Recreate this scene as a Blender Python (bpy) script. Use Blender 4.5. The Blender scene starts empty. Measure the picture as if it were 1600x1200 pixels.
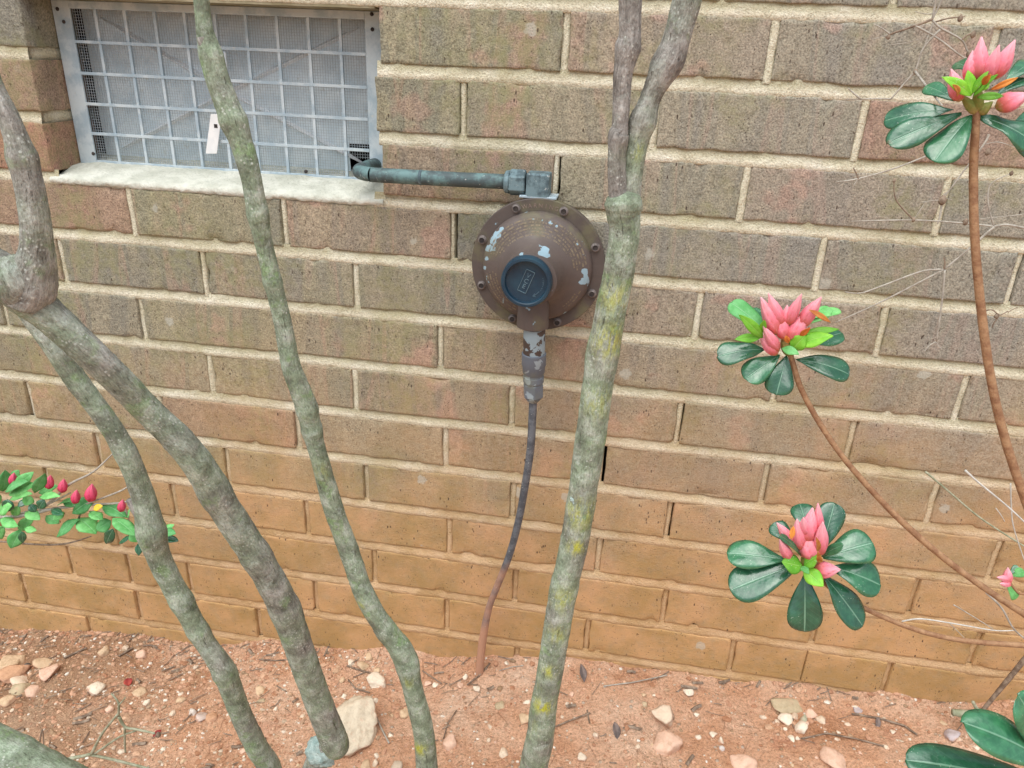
import bpy, bmesh, math, random
from mathutils import Vector, Matrix, noise
random.seed(7)
S = bpy.context.scene
COL = S.collection
R = math.radians

# ---------------------------------------------------------------- camera
CAM = Vector((.0997, -.84, -.0518))
RT = Vector((.98645, .15941, .03998)); UP = Vector((-.10041, .39182, .91453)); FW = Vector((-.13012, .90614, -.40251))
FW.normalize(); RT = (RT - FW*RT.dot(FW)).normalized(); UP = RT.cross(FW).normalized()
F = 1160.0
cd = bpy.data.cameras.new('camera'); cam = bpy.data.objects.new('camera', cd); COL.objects.link(cam)
cd.sensor_width = 36; cd.lens = F/1600*36; cd.clip_start = .01; cd.clip_end = 200
cam.matrix_world = Matrix(((RT.x, UP.x, -FW.x, CAM.x), (RT.y, UP.y, -FW.y, CAM.y), (RT.z, UP.z, -FW.z, CAM.z), (0, 0, 0, 1)))
S.camera = cam
# ---------------------------------------------------------------- light: bright overcast
W = bpy.data.worlds.new('World'); S.world = W; W.use_nodes = True
wn = W.node_tree; bg = wn.nodes['Background']
sky = wn.nodes.new('ShaderNodeTexSky'); sky.sky_type = 'NISHITA'; sky.sun_disc = False
sky.sun_elevation = R(66); sky.sun_rotation = R(200); sky.air_density = 1; sky.dust_density = 3; sky.ozone_density = 1
hs = wn.nodes.new('ShaderNodeHueSaturation'); hs.inputs['Saturation'].default_value = .5
wn.links.new(sky.outputs[0], hs.inputs['Color']); wn.links.new(hs.outputs[0], bg.inputs[0])
bg.inputs[1].default_value = .12
sl = bpy.data.lights.new('sun', 'SUN'); sun = bpy.data.objects.new('sun', sl); COL.objects.link(sun)
sl.energy = 1.5; sl.angle = R(70); sl.color = (.97, 1, .97)
sd = Vector((math.sin(R(200))*math.cos(R(66)), math.cos(R(200))*math.cos(R(66)), math.sin(R(66))))
sun.rotation_euler = sd.to_track_quat('Z', 'Y').to_euler()
S.view_settings.view_transform = 'Standard'; S.view_settings.look = 'None'; S.view_settings.gamma = 1
S.view_settings.use_curve_mapping = False; S.view_settings.exposure = .8
S.render.resolution_x = 1024; S.render.resolution_y = 768

# ---------------------------------------------------------------- helpers
def at(px, py, Y):
    'point of the plane y=Y seen at that place of the photograph'
    d = RT*((px-800)/F) - UP*((py-600)/F) + FW
    return CAM + d*((Y-CAM.y)/d.y)
def dep(p): return (p-CAM).dot(FW)
def n1(x, y=0, z=0): return noise.noise(Vector((x, y, z)))
def tag(o, label=None, cat=None, group=None, kind=None):
    for k, v in (('label', label), ('category', cat), ('group', group), ('kind', kind)):
        if v: o[k] = v
    return o
def empty(name, loc, label, cat, group=None):
    o = bpy.data.objects.new(name, None); COL.objects.link(o); o.location = loc; o.empty_display_size = .05
    return tag(o, label, cat, group)
def mesh(name, v, f, mat, parent=None, smooth=True, attrs=None, mods=()):
    me = bpy.data.meshes.new(name); me.from_pydata([tuple(p) for p in v], [], f); me.validate()
    if smooth: me.polygons.foreach_set('use_smooth', [True]*len(me.polygons))
    for k, (ty, vals) in (attrs or {}).items():
        a = me.attributes.new(k, ty, 'POINT')
        if ty == 'FLOAT': a.data.foreach_set('value', vals)
        else: a.data.foreach_set('vector', [c for q in vals for c in q])
    if mat: me.materials.append(mat)
    o = bpy.data.objects.new(name, me); COL.objects.link(o)
    if parent:
        o.parent = parent; o.matrix_parent_inverse = Matrix.Translation(parent.location).inverted() if parent.type == 'EMPTY' else parent_inv(parent)
    return o
def parent_inv(p):
    m = p.matrix_basis.copy()
    if p.parent: m = parent_world(p.parent) @ p.matrix_parent_inverse @ m
    return m.inverted()
def parent_world(p):
    m = p.matrix_basis.copy()
    if p.parent: m = parent_world(p.parent) @ p.matrix_parent_inverse @ m
    return m
class MB:
    def __init__(s): s.v = []; s.f = []
    def add(s, v, f):
        n = len(s.v); s.v += [Vector(p) for p in v]; s.f += [[i+n for i in q] for q in f]
    def box(s, a, b):
        x0, y0, z0 = a; x1, y1, z1 = b
        s.add([(x0,y0,z0),(x1,y0,z0),(x1,y1,z0),(x0,y1,z0),(x0,y0,z1),(x1,y0,z1),(x1,y1,z1),(x0,y1,z1)],
              [[0,3,2,1],[4,5,6,7],[0,1,5,4],[1,2,6,5],[2,3,7,6],[3,0,4,7]])
    def lathe(s, o, axis, prof, n=48, hexa=False):
        'prof: list of (radius, distance along axis)'
        a = Vector(axis).normalized(); u = a.orthogonal().normalized()
        if abs(a.z) < .9: u = (Vector((0, 0, 1)) - a*a.z).normalized()
        w = a.cross(u); v = []; f = []
        for r_, p in prof:
            for i in range(n):
                t = 2*math.pi*i/n
                v.append(Vector(o) + a*p + (u*math.cos(t) + w*math.sin(t))*r_)
        for j in range(len(prof)-1):
            for i in range(n):
                k = (i+1) % n; f.append([j*n+i, j*n+k, (j+1)*n+k, (j+1)*n+i])
        f.append(list(range(n))[::-1]); f.append([(len(prof)-1)*n+i for i in range(n)])
        s.add(v, f)
    def build(s, name, mat, parent=None, smooth=False, bevel=0):
        o = mesh(name, s.v, s.f, mat, parent, smooth)
        if bevel:
            b = o.modifiers.new('bevel', 'BEVEL'); b.width = bevel; b.segments = 2; b.limit_method = 'ANGLE'; b.angle_limit = R(40)
        return o
def autosmooth(o, deg=35):
    'edges sharper than deg stay hard'
    me = o.data; bm = bmesh.new(); bm.from_mesh(me)
    bmesh.ops.recalc_face_normals(bm, faces=bm.faces)
    for e in bm.edges:
        e.smooth = not (len(e.link_faces) == 2 and e.calc_face_angle(0) > R(deg))
    for f in bm.faces: f.smooth = True
    bm.to_mesh(me); bm.free(); return o

# ---------------------------------------------------------------- materials
class NT:
    def __init__(s, name, rough=.85, spec=.25):
        s.m = bpy.data.materials.new(name); s.m.use_nodes = True; s.t = s.m.node_tree
        s.b = s.t.nodes['Principled BSDF']; s.b.inputs['Roughness'].default_value = rough
        s.b.inputs['Specular IOR Level'].default_value = spec
        s.geo = s.t.nodes.new('ShaderNodeNewGeometry'); s.pos = s.geo.outputs['Position']
    def n(s, ty): return s.t.nodes.new(ty)
    def put(s, sock, v):
        if hasattr(v, 'is_linked'): s.t.links.new(v, sock)
        elif isinstance(v, (tuple, list)) and len(v) == 3 and sock.type == 'RGBA': sock.default_value = (*v, 1)
        else: sock.default_value = v
    def math(s, op, a, b=0., c=None):
        q = s.n('ShaderNodeMath'); q.operation = op; s.put(q.inputs[0], a); s.put(q.inputs[1], b)
        if c is not None: s.put(q.inputs[2], c)
        return q.outputs[0]
    def vmul(s, v, k, off=None):
        q = s.n('ShaderNodeVectorMath'); q.operation = 'MULTIPLY_ADD'; s.put(q.inputs[0], v); s.put(q.inputs[1], k)
        s.put(q.inputs[2], off if off is not None else (0, 0, 0)); return q.outputs[0]
    def noise(s, v, sc, det=3, rough=.55, dist=0):
        q = s.n('ShaderNodeTexNoise'); s.put(q.inputs['Vector'], v); q.inputs['Scale'].default_value = sc
        q.inputs['Detail'].default_value = det; q.inputs['Roughness'].default_value = rough; q.inputs['Distortion'].default_value = dist
        return q.outputs['Fac']
    def voro(s, v, sc, feat='F1', rnd=1):
        q = s.n('ShaderNodeTexVoronoi'); q.feature = feat; s.put(q.inputs['Vector'], v); q.inputs['Scale'].default_value = sc
        q.inputs['Randomness'].default_value = rnd; return q
    def step(s, x, a, b, lo=0., hi=1.):
        q = s.n('ShaderNodeMapRange'); q.interpolation_type = 'SMOOTHSTEP'
        s.put(q.inputs[0], x); q.inputs[1].default_value = a; q.inputs[2].default_value = b
        q.inputs[3].default_value = lo; q.inputs[4].default_value = hi; return q.outputs[0]
    def mix(s, f, a, b, mode='MIX'):
        q = s.n('ShaderNodeMix'); q.data_type = 'RGBA'; q.blend_type = mode
        s.put(q.inputs[0], f); s.put(q.inputs[6], a); s.put(q.inputs[7], b); return q.outputs[2]
    def ramp(s, x, stops, mode='LINEAR'):
        q = s.n('ShaderNodeValToRGB'); r_ = q.color_ramp; r_.interpolation = mode
        while len(r_.elements) < len(stops): r_.elements.new(.5)
        for e, (p, c) in zip(r_.elements, stops): e.position = p; e.color = (*c, 1)
        s.put(q.inputs[0], x); return q.outputs[0]
    def sep(s, v):
        q = s.n('ShaderNodeSeparateXYZ'); s.put(q.inputs[0], v); return q.outputs
    def comb(s, x, y, z):
        q = s.n('ShaderNodeCombineXYZ')
        for i, v in enumerate((x, y, z)): s.put(q.inputs[i], v)
        return q.outputs[0]
    def attr(s, name, out='Fac'):
        q = s.n('ShaderNodeAttribute'); q.attribute_name = name; return q.outputs[out]
    def ocol(s):
        q = s.n('ShaderNodeObjectInfo'); return s.sep(q.outputs['Color'])
    def bump(s, h, st=.5, d=.001):
        q = s.n('ShaderNodeBump'); q.inputs['Strength'].default_value = st; q.inputs['Distance'].default_value = d
        s.put(q.inputs['Height'], h); s.t.links.new(q.outputs[0], s.b.inputs['Normal'])
    def col(s, c): s.put(s.b.inputs['Base Color'], c); return s
    def rough(s, v): s.put(s.b.inputs['Roughness'], v); return s

def clay_factor(t, lo=-.27, hi=-.82):
    'red clay splashed up from the ground, thinning out with height'
    z = t.sep(t.pos)[2]; x = t.sep(t.pos)[0]
    w = t.math('MULTIPLY_ADD', t.noise(t.pos, 7, 4, .6), .40, -.20)
    zz = t.math('SUBTRACT', t.math('ADD', z, w), t.math('MULTIPLY', x, .12))
    return t.step(zz, lo, hi)

def brick_mat():
    t = NT('weathered_brick', .93, .15); o = t.ocol(); P = t.pos; x, y, z = t.sep(P)
    seed = t.math('MULTIPLY', o[0], 57.)
    # flashed bands that run up the brick
    band = t.noise(t.comb(t.math('ADD', x, seed), t.math('MULTIPLY', y, 1.), t.math('MULTIPLY_ADD', z, .12, seed)), 15, 2, .6, .25)
    c = t.ramp(band, [(0, (.215, .195, .16)), (.36, (.30, .26, .185)), (.39, (.40, .33, .24)), (.47, (.345, .29, .20)), (.50, (.245, .22, .18)), (.545, (.28, .25, .185)), (.56, (.39, .255, .195)), (.585, (.38, .29, .215)), (.60, (.31, .275, .18)), (.66, (.225, .21, .19)), (.8, (.23, .22, .20))])
    # one tone a brick
    tone = t.ramp(o[1], [(0, (.22, .205, .185)), (.2, (.37, .31, .225)), (.4, (.26, .235, .165)), (.6, (.33, .29, .195)), (.8, (.40, .29, .215)), (1, (.235, .215, .175))])
    c = t.mix(.5, c, tone)
    c = t.mix(t.math('MULTIPLY', t.step(x, -.25, .45), .46), c, (.315, .285, .265))
    c = t.mix(t.math('MULTIPLY', t.step(o[2], .88, .96), .6), c, (.44, .185, .12))
    c = t.mix(1., c, (.90, .955, .955), 'MULTIPLY')
    c = t.mix(t.math('MULTIPLY', t.math('MULTIPLY', t.step(t.noise(P, 13, 3, .6), .56, .64), t.step(o[1], .3, .5)), .45), c, (.43, .265, .215))
    # sand grain and specks
    g = t.noise(P, 520, 3, .7); g2 = t.noise(P, 130, 4, .7)
    c = t.mix(1., c, t.ramp(g, [(.30, (.60, .58, .55)), (.5, (1, 1, 1)), (.70, (1.40, 1.39, 1.35))]), 'MULTIPLY')
    c = t.mix(1., c, t.ramp(g2, [(.3, (.74, .73, .70)), (.5, (1, 1, 1)), (.7, (1.22, 1.21, 1.18))]), 'MULTIPLY')
    # algae
    al = t.math('MULTIPLY', t.step(t.math('ADD', t.noise(P, 9, 5, .65), t.math('MULTIPLY', x, -.07)), .46, .66), t.step(t.noise(P, 75, 4, .7), .32, .6))
    c = t.mix(t.math('MULTIPLY', al, .55), c, (.27, .265, .125))
    # clay wash
    cl = clay_factor(t)
    c = t.mix(t.math('MULTIPLY', cl, t.step(t.noise(P, 60, 4, .7), .15, .6, .6, .95)), c, t.mix(t.step(t.noise(P, 13, 5, .65), .34, .66), (.43, .26, .10), (.60, .35, .165)))
    # dark wire-cut pits, longer upright than wide
    pv = t.voro(t.vmul(P, (1, 1, .42)), 150); pm = t.step(t.noise(P, 23, 2), .45, .62)
    pit = t.math('MULTIPLY', t.step(pv.outputs['Distance'], .17, .09), pm)
    pv2 = t.voro(t.vmul(P, (1, 1, .7)), 290); pit2 = t.math('MULTIPLY', t.step(pv2.outputs['Distance'], .2, .1), t.step(t.noise(P, 41, 3), .44, .58))
    pp = t.math('MAXIMUM', pit, pit2)
    c = t.mix(t.math('MULTIPLY', pp, .85), c, (.065, .045, .035))
    # pale lichen dots
    lv = t.voro(P, 15); lr = t.step(t.math('ADD', lv.outputs['Distance'], t.math('MULTIPLY_ADD', t.noise(P, 160, 3), .16, -.08)), .13, .09)
    lm = t.math('MULTIPLY', lr, t.step(t.sep(lv.outputs['Color'])[0], .66, .7))
    c = t.mix(t.math('MULTIPLY', lm, .5), c, (.52, .52, .45))
    t.col(c)
    h = t.math('ADD', t.math('MULTIPLY', g, .7), t.math('MULTIPLY', g2, 1.1)); h = t.math('SUBTRACT', h, t.math('MULTIPLY', pp, 1.2))
    t.bump(h, .5, .0016); return t.m
def mortar_mat():
    t = NT('cream_mortar', .95, .1); P = t.pos
    c = t.ramp(t.noise(P, 30, 5, .65), [(.25, (.54, .49, .35)), (.5, (.73, .685, .53)), (.72, (.82, .785, .66))])
    g = t.noise(P, 480, 3, .7)
    c = t.mix(1., c, t.ramp(g, [(.3, (.68, .67, .64)), (.5, (1, 1, 1)), (.7, (1.15, 1.15, 1.13))]), 'MULTIPLY')
    rec = t.attr('under')          # grime and algae under the lip of the brick above, its overhang shade painted in too
    shade_grime = t.math('MULTIPLY', rec, t.step(t.noise(P, 18, 4, .65), .3, .5, .45, 1.))
    c = t.mix(t.math('MULTIPLY', shade_grime, .55), c, (.25, .225, .10))
    c = t.mix(t.math('MULTIPLY', t.step(t.math('ADD', t.noise(P, 9, 4, .7), t.math('MULTIPLY', t.sep(P)[2], -.10)), .52, .74), .5), c, (.42, .38, .21))
    cl = clay_factor(t, -.36, -.78)
    c = t.mix(t.math('MULTIPLY', cl, .88), c, t.mix(t.step(t.noise(P, 20, 4, .6), .36, .64), (.52, .31, .135), (.68, .44, .24)))
    t.col(c); t.bump(t.math('ADD', g, t.noise(P, 120, 4, .7)), .8, .002); return t.m
def soil_mat():
    t = NT('red_clay_soil', .97, .08); P = t.pos; x = t.sep(P)[0]
    c = t.ramp(t.noise(P, 8, 6, .68), [(.25, (.52, .26, .14)), (.42, (.69, .39, .24)), (.58, (.76, .49, .335)), (.75, (.80, .60, .45))])
    c = t.mix(t.math('MULTIPLY', t.step(t.noise(P, 26, 4, .6), .55, .72), .5), c, (.54, .25, .16))
    # gritty brown litter by the left of the wall
    lf = t.math('ADD', x, t.math('MULTIPLY_ADD', t.noise(P, 9, 4, .6), .6, -.3)); lf = t.step(lf, -.36, -.74)
    c = t.mix(t.math('MULTIPLY', lf, .75), c, t.ramp(t.noise(P, 60, 5, .7), [(.3, (.2, .125, .07)), (.5, (.34, .2, .115)), (.7, (.46, .31, .19))]))
    g = t.noise(P, 300, 4, .75)
    c = t.mix(1., c, t.ramp(g, [(.3, (.62, .6, .58)), (.5, (1, 1, 1)), (.7, (1.25, 1.25, 1.24))]), 'MULTIPLY')
    v = t.voro(P, 110); cc = t.sep(v.outputs['Color'])
    sp = t.math('MULTIPLY', t.step(v.outputs['Distance'], .3, .2), t.step(cc[0], .78, .84))
    c = t.mix(t.math('MULTIPLY', sp, .7), c, t.ramp(cc[1], [(0, (.66, .5, .36)), (.5, (.72, .66, .56)), (1, (.5, .27, .12))]))
    crv = t.voro(t.vmul(P, (1, 1, 1)), 24, 'DISTANCE_TO_EDGE'); cr = t.math('MULTIPLY', t.step(crv.outputs['Distance'], .03, .005), t.step(t.noise(P, 12, 3), .52, .62))
    c = t.mix(t.math('MULTIPLY', cr, .5), c, (.25, .11, .06))
    t.col(c); t.bump(t.math('ADD', t.math('ADD', g, t.math('MULTIPLY', sp, .6)), t.math('MULTIPLY', t.noise(P, 70, 5, .7), 2.)), 1., .005); return t.m
def bark_mat():
    t = NT('lichened_bark', .9, .2); o = t.ocol(); B = t.attr('bark', 'Vector'); P = t.pos
    st = t.noise(t.vmul(B, (1, 1, .16)), 260, 4, .65, .3); med = t.noise(B, 70, 5, .62); big = t.noise(P, 22, 4, .6)
    c = t.ramp(t.math('ADD', t.math('MULTIPLY', st, .45), t.math('MULTIPLY', med, .55)), [(.34, (.12, .107, .095)), (.47, (.225, .21, .19)), (.56, (.32, .30, .275)), (.66, (.46, .45, .42))])
    gf = t.math('ADD', t.math('MULTIPLY_ADD', big, 1.2, -.6), o[0]); gf = t.step(gf, .2, .75)
    gf = t.math('MULTIPLY', gf, t.step(t.noise(B, 130, 4, .7), .3, .55, .55, 1.))
    c = t.mix(t.math('MULTIPLY', gf, .88), c, t.ramp(med, [(.32, (.145, .185, .12)), (.47, (.235, .30, .20)), (.56, (.31, .39, .275)), (.68, (.46, .53, .42))]))
    pale = t.step(t.noise(B, 62, 6, .75, .3), .54, .60)
    c = t.mix(t.math('MULTIPLY', pale, t.math('MULTIPLY', o[2], .7)), c, (.46, .52, .46))
    spk = t.math('MULTIPLY', t.step(t.voro(B, 330).outputs['Distance'], .32, .16), t.step(t.noise(B, 60, 3), .48, .6))
    c = t.mix(t.math('MULTIPLY', spk, .6), c, (.60, .63, .57))
    gr2 = t.step(t.noise(P, 48, 4, .65), .56, .68)
    c = t.mix(t.math('MULTIPLY', gr2, t.math('MULTIPLY', o[0], .65)), c, (.20, .35, .11))
    ym = t.attr('moss'); yn = t.math('MULTIPLY', ym, t.step(t.noise(t.vmul(B, (1, 1, .35)), 170, 5, .75), .42, .56))
    ys = t.math('MULTIPLY', t.step(t.noise(t.vmul(B, (1, 1, .3)), 70, 5, .7), .6, .67), o[1])
    c = t.mix(t.math('MINIMUM', t.math('ADD', yn, t.math('MULTIPLY', ys, .4)), 1.), c, (.46, .47, .06))
    crack = t.math('MULTIPLY', t.step(t.noise(t.vmul(B, (1, 1, .12)), 330, 4, .7, .5), .37, .30), t.math('MAXIMUM', t.step(big, .62, .42, .15, .8), t.step(o[0], .45, .25)))
    c = t.mix(t.math('MULTIPLY', crack, .75), c, (.075, .06, .045))
    fs = t.noise(t.vmul(B, (1, 1, .5)), 800, 3, .7)
    c = t.mix(1., c, t.ramp(fs, [(.3, (.68, .67, .66)), (.5, (1, 1, 1)), (.7, (1.28, 1.28, 1.27))]), 'MULTIPLY')
    t.col(c)
    t.bump(t.math('SUBTRACT', t.math('ADD', t.math('ADD', st, t.math('MULTIPLY', fs, .5)), t.math('MULTIPLY', med, 1.)), t.math('MULTIPLY', crack, .8)), .8, .0022); return t.m
def leaf_mat(name, c0, c1, rough, spec, vein):
    t = NT(name, rough, spec); o = t.ocol(); uv = t.attr('blade', 'Vector'); s_, q_, _ = t.sep(uv); P = t.pos
    c = t.mix(t.step(t.noise(P, 120, 4, .6), .35, .65), c0, c1)
    c = t.mix(1., c, t.mix(o[0], (.6, .68, .72), (1.5, 1.35, 1.25)), 'MULTIPLY')
    br = t.math('MULTIPLY', t.step(t.math('ADD', s_, t.math('MULTIPLY', t.noise(P, 130, 3), .5)), 1.24, 1.34), t.step(o[1], .5, .6)); c = t.mix(t.math('MULTIPLY', br, .7), c, (.16, .10, .04))
    a = t.math('ABSOLUTE', q_)
    c = t.mix(t.math('MULTIPLY', t.step(a, .07, .02), .55), c, vein)
    sv = t.math('SINE', t.math('MULTIPLY', t.math('SUBTRACT', s_, t.math('MULTIPLY', a, .22)), 62.))
    c = t.mix(t.math('MULTIPLY', t.step(sv, .85, 1.), .05), c, vein)
    dv = t.math('MULTIPLY', t.step(t.noise(P, 900, 2), .66, .7), t.step(t.noise(P, 60, 2), .5, .6))
    c = t.mix(t.math('MULTIPLY', dv, .5), c, (.6, .65, .55))
    t.col(c); t.b.inputs['Coat Weight'].default_value = .35 if rough < .5 else .05; t.b.inputs['Coat Roughness'].default_value = .22
    t.bump(t.math('ADD', t.math('MULTIPLY', t.step(a, .1, .0), -.8), t.math('ADD', t.math('MULTIPLY', sv, .035), t.noise(P, 160, 3))), .4, .001)
    t.b.inputs['Subsurface Weight'].default_value = 0; return t.m
def bud_mat(name, a, b, c_, d):
    t = NT(name, .6, .25); s_, q_, _ = t.sep(t.attr('blade', 'Vector')); P = t.pos
    c = t.ramp(t.math('ADD', s_, t.math('MULTIPLY_ADD', t.noise(P, 260, 3), .2, -.1)), [(.0, a), (.14, b), (.45, c_), (1, d)])
    c = t.mix(t.math('MULTIPLY', t.step(q_, .2, .0), .75), c, b); c = t.mix(t.math('MULTIPLY', t.step(q_, .8, 1.), .35), c, d)
    st = t.noise(t.vmul(t.attr('blade', 'Vector'), (1, 9, 0)), 6, 2); c = t.mix(t.math('MULTIPLY', t.step(st, .5, .7), .3), c, d)
    t.col(c); t.b.inputs['Subsurface Weight'].default_value = .15; t.b.inputs['Subsurface Radius'].default_value = (.004, .001, .001)
    t.bump(t.noise(P, 500, 3), .25, .0008); return t.m
def plain(name, c0, c1, sc=60, rough=.7, spec=.3, metal=0, bump=.3, bd=.001, det=4):
    t = NT(name, rough, spec); n_ = t.noise(t.pos, sc, det, .62)
    t.col(t.mix(t.step(n_, .34, .66), c0, c1)); t.b.inputs['Metallic'].default_value = metal
    t.bump(t.noise(t.pos, sc*5, 3), bump, bd); return t.m
def painted_mat(name, base, under, thr, low_green=True):
    'brown paint flaking off pale blue-grey metal'
    t = NT(name, .5, .35); P = t.pos
    c = t.mix(t.noise(P, 40, 4), tuple(k*.8 for k in base), tuple(k*1.22 for k in base))
    z = t.sep(P)[2]
    f = t.step(t.math('ADD', t.noise(P, 55, 5, .55, .4), t.math('ADD', t.math('MULTIPLY_ADD', t.noise(P, 14, 2), .3, -.15), t.math('MULTIPLY', t.attr('chip'), .33))), thr, thr+.012)
    c = t.mix(f, c, t.mix(t.noise(P, 90, 3), under, tuple(k*1.3 for k in under)))
    c = t.mix(t.math('MULTIPLY', t.step(t.noise(P, 22, 4), .5, .66), .35), c, (.21, .21, .09))
    t.col(c); t.rough(t.step(t.noise(P, 60, 3), .3, .7, .42, .7)); t.bump(t.math('SUBTRACT', t.noise(P, 300, 3), f), .3, .0008); return t.m
def patina_mat(name, a, b, sc, thr=.5, clay=False):
    t = NT(name, .62, .4); P = t.pos
    c = t.mix(t.step(t.noise(P, sc, 5, .68), thr-.1, thr+.1), a, b)
    c = t.mix(t.math('MULTIPLY', t.step(t.noise(P, sc*3.4, 4, .7), .62, .68), .7), c, (.52, .56, .54))
    if clay:
        f = clay_factor(t, -.70, -.78); c = t.mix(t.math('MULTIPLY', f, .92), c, (.50, .27, .17))
    t.col(c); t.b.inputs['Metallic'].default_value = 0 if clay else .1; t.bump(t.noise(P, 260, 4), .35, .001); return t.m
def stone_mat():
    t = NT('field_stone', .85, .2); q = t.n('ShaderNodeObjectInfo'); P = t.pos
    c = t.mix(1., q.outputs['Color'], t.ramp(t.noise(P, 90, 5, .7), [(.25, (.7, .66, .6)), (.5, (1, 1, 1)), (.75, (1.14, 1.15, 1.14))]), 'MULTIPLY')
    z = t.sep(t.geo.outputs['Normal'])[2]
    c = t.mix(t.math('MULTIPLY', t.step(t.math('ADD', t.noise(P, 60, 4, .7), t.math('MULTIPLY', z, -.22)), .36, .58), .75), c, (.56, .33, .22))
    t.col(c); t.bump(t.math('ADD', t.noise(P, 60, 4), t.noise(P, 300, 4)), .6, .002); return t.m
def grit_mat():
    t = NT('clay_grit', .95, .1); q = t.attr('tone')
    t.col(t.mix(1., t.ramp(q, [(0, (.36, .18, .1)), (.3, (.5, .29, .19)), (.55, (.58, .38, .25)), (.75, (.3, .2, .12)), (.88, (.63, .52, .4)), (1, (.74, .7, .62))]), t.ramp(t.noise(t.pos, 200, 3), [(.3, (.75, .72, .7)), (.7, (1.15, 1.15, 1.15))]), 'MULTIPLY')); return t.m

M = dict(brick=brick_mat(), mortar=mortar_mat(), soil=soil_mat(), bark=bark_mat(), stone=stone_mat(), grit=grit_mat(),
    leaf=leaf_mat('glossy_leaf', (.016, .095, .045), (.032, .15, .070), .22, .65, (.22, .40, .27)),
    young=leaf_mat('young_leaf', (.13, .40, .025), (.20, .50, .04), .5, .35, (.35, .6, .15)),
    light=leaf_mat('small_leaf', (.10, .36, .10), (.17, .48, .17), .6, .25, (.25, .5, .25)),
    yellow=leaf_mat('yellow_leaf', (.55, .38, .02), (.65, .5, .05), .6, .3, (.6, .5, .2)),
    bract=leaf_mat('orange_bract', (.45, .12, .02), (.60, .25, .05), .6, .3, (.6, .3, .1)),
    bud=bud_mat('pink_bud', (.32, .27, .06), (.62, .13, .10), (.82, .215, .285), (.90, .46, .51)),
    redbud=bud_mat('red_bud', (.25, .2, .05), (.45, .03, .06), (.66, .06, .14), (.74, .15, .24)),
    stalk=plain('brown_stalk', (.25, .125, .065), (.40, .235, .125), 150, .65, .3, bump=.6, det=6),
    twig=plain('grey_twig', (.30, .265, .22), (.46, .43, .37), 120, .85, .15),
    dtwig=plain('dark_twig', (.15, .105, .075), (.30, .23, .17), 150, .85, .15),
    gtwig=plain('green_grey_twig', (.24, .25, .16), (.40, .40, .29), 120, .85, .15),
    wtwig=plain('bleached_stalk', (.46, .44, .39), (.62, .60, .55), 120, .6, .3),
    galv=patina_mat('galvanised_metal', (.36, .46, .52), (.54, .62, .65), 35, .5),
    panel=patina_mat('zinc_sheet', (.55, .66, .72), (.68, .77, .81), 26, .5), crease=plain('crease_highlight', (.72, .75, .77), (.82, .84, .85), 90, .4, .5, bump=.1),  # crease colour is a painted highlight, paler where the ridge catches light
    wire=plain('wire_screen', (.33, .38, .41), (.46, .51, .53), 200, .5, .4),
    tagm=plain('bare_white_tag', (.74, .76, .76), (.82, .83, .82), 80, .35, .5, bump=.1),
    copper=patina_mat('patinated_copper', (.065, .09, .095), (.13, .225, .225), 40, .53),
    copper_in=plain('dull_copper', (.16, .11, .075), (.24, .17, .11), 60),
    nut=patina_mat('patinated_brass', (.065, .10, .115), (.16, .24, .265), 60, .5),
    paint=painted_mat('flaking_brown_paint', (.105, .083, .074), (.24, .35, .41), .69),
    flange=painted_mat('brown_flange_paint', (.088, .070, .062), (.24, .35, .41), .71),
    letter=plain('raised_letters', (.20, .145, .12), (.26, .195, .165), 90, .55),
    fine=plain('fine_print', (.20, .155, .11), (.28, .225, .15), 200, .6),
    bolt=plain('steel_bolt', (.11, .09, .08), (.22, .19, .18), 200, .5, .4),
    socket=plain('dark_socket', (.03, .025, .025), (.06, .05, .045), 200, .7),
    cap=plain('blue_plastic_cap', (.008, .030, .055), (.014, .050, .080), 45, .42, .45, bump=.12),
    caplet=plain('cap_relief', (.07, .13, .17), (.12, .20, .24), 80, .4, .5),
    fit=painted_mat('worn_grey_fitting', (.13, .15, .18), (.25, .30, .33), .60),
    sleeve=painted_mat('worn_brown_sleeve', (.07, .05, .042), (.23, .29, .32), .49),
    feed=patina_mat('dark_pipe', (.075, .085, .10), (.14, .155, .175), 80, .5, True),
    cement=plain('cement_sill', (.47, .475, .40), (.64, .64, .56), 34, .95, .1, bump=.9, bd=.003, det=8),
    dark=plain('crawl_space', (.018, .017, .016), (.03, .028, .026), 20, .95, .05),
    lintel=plain('mossy_lintel', (.23, .20, .12), (.36, .32, .22), 30, .95, .1),
    lich=plain('blue_lichen', (.33, .45, .42), (.50, .61, .57), 160, .95, .1, bump=.9, bd=.003),
    flake=plain('dead_leaf', (.10, .08, .075), (.22, .17, .15), 90, .8),
    red=plain('red_petal_scrap', (.24, .03, .03), (.36, .06, .04), 90, .8))

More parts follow.
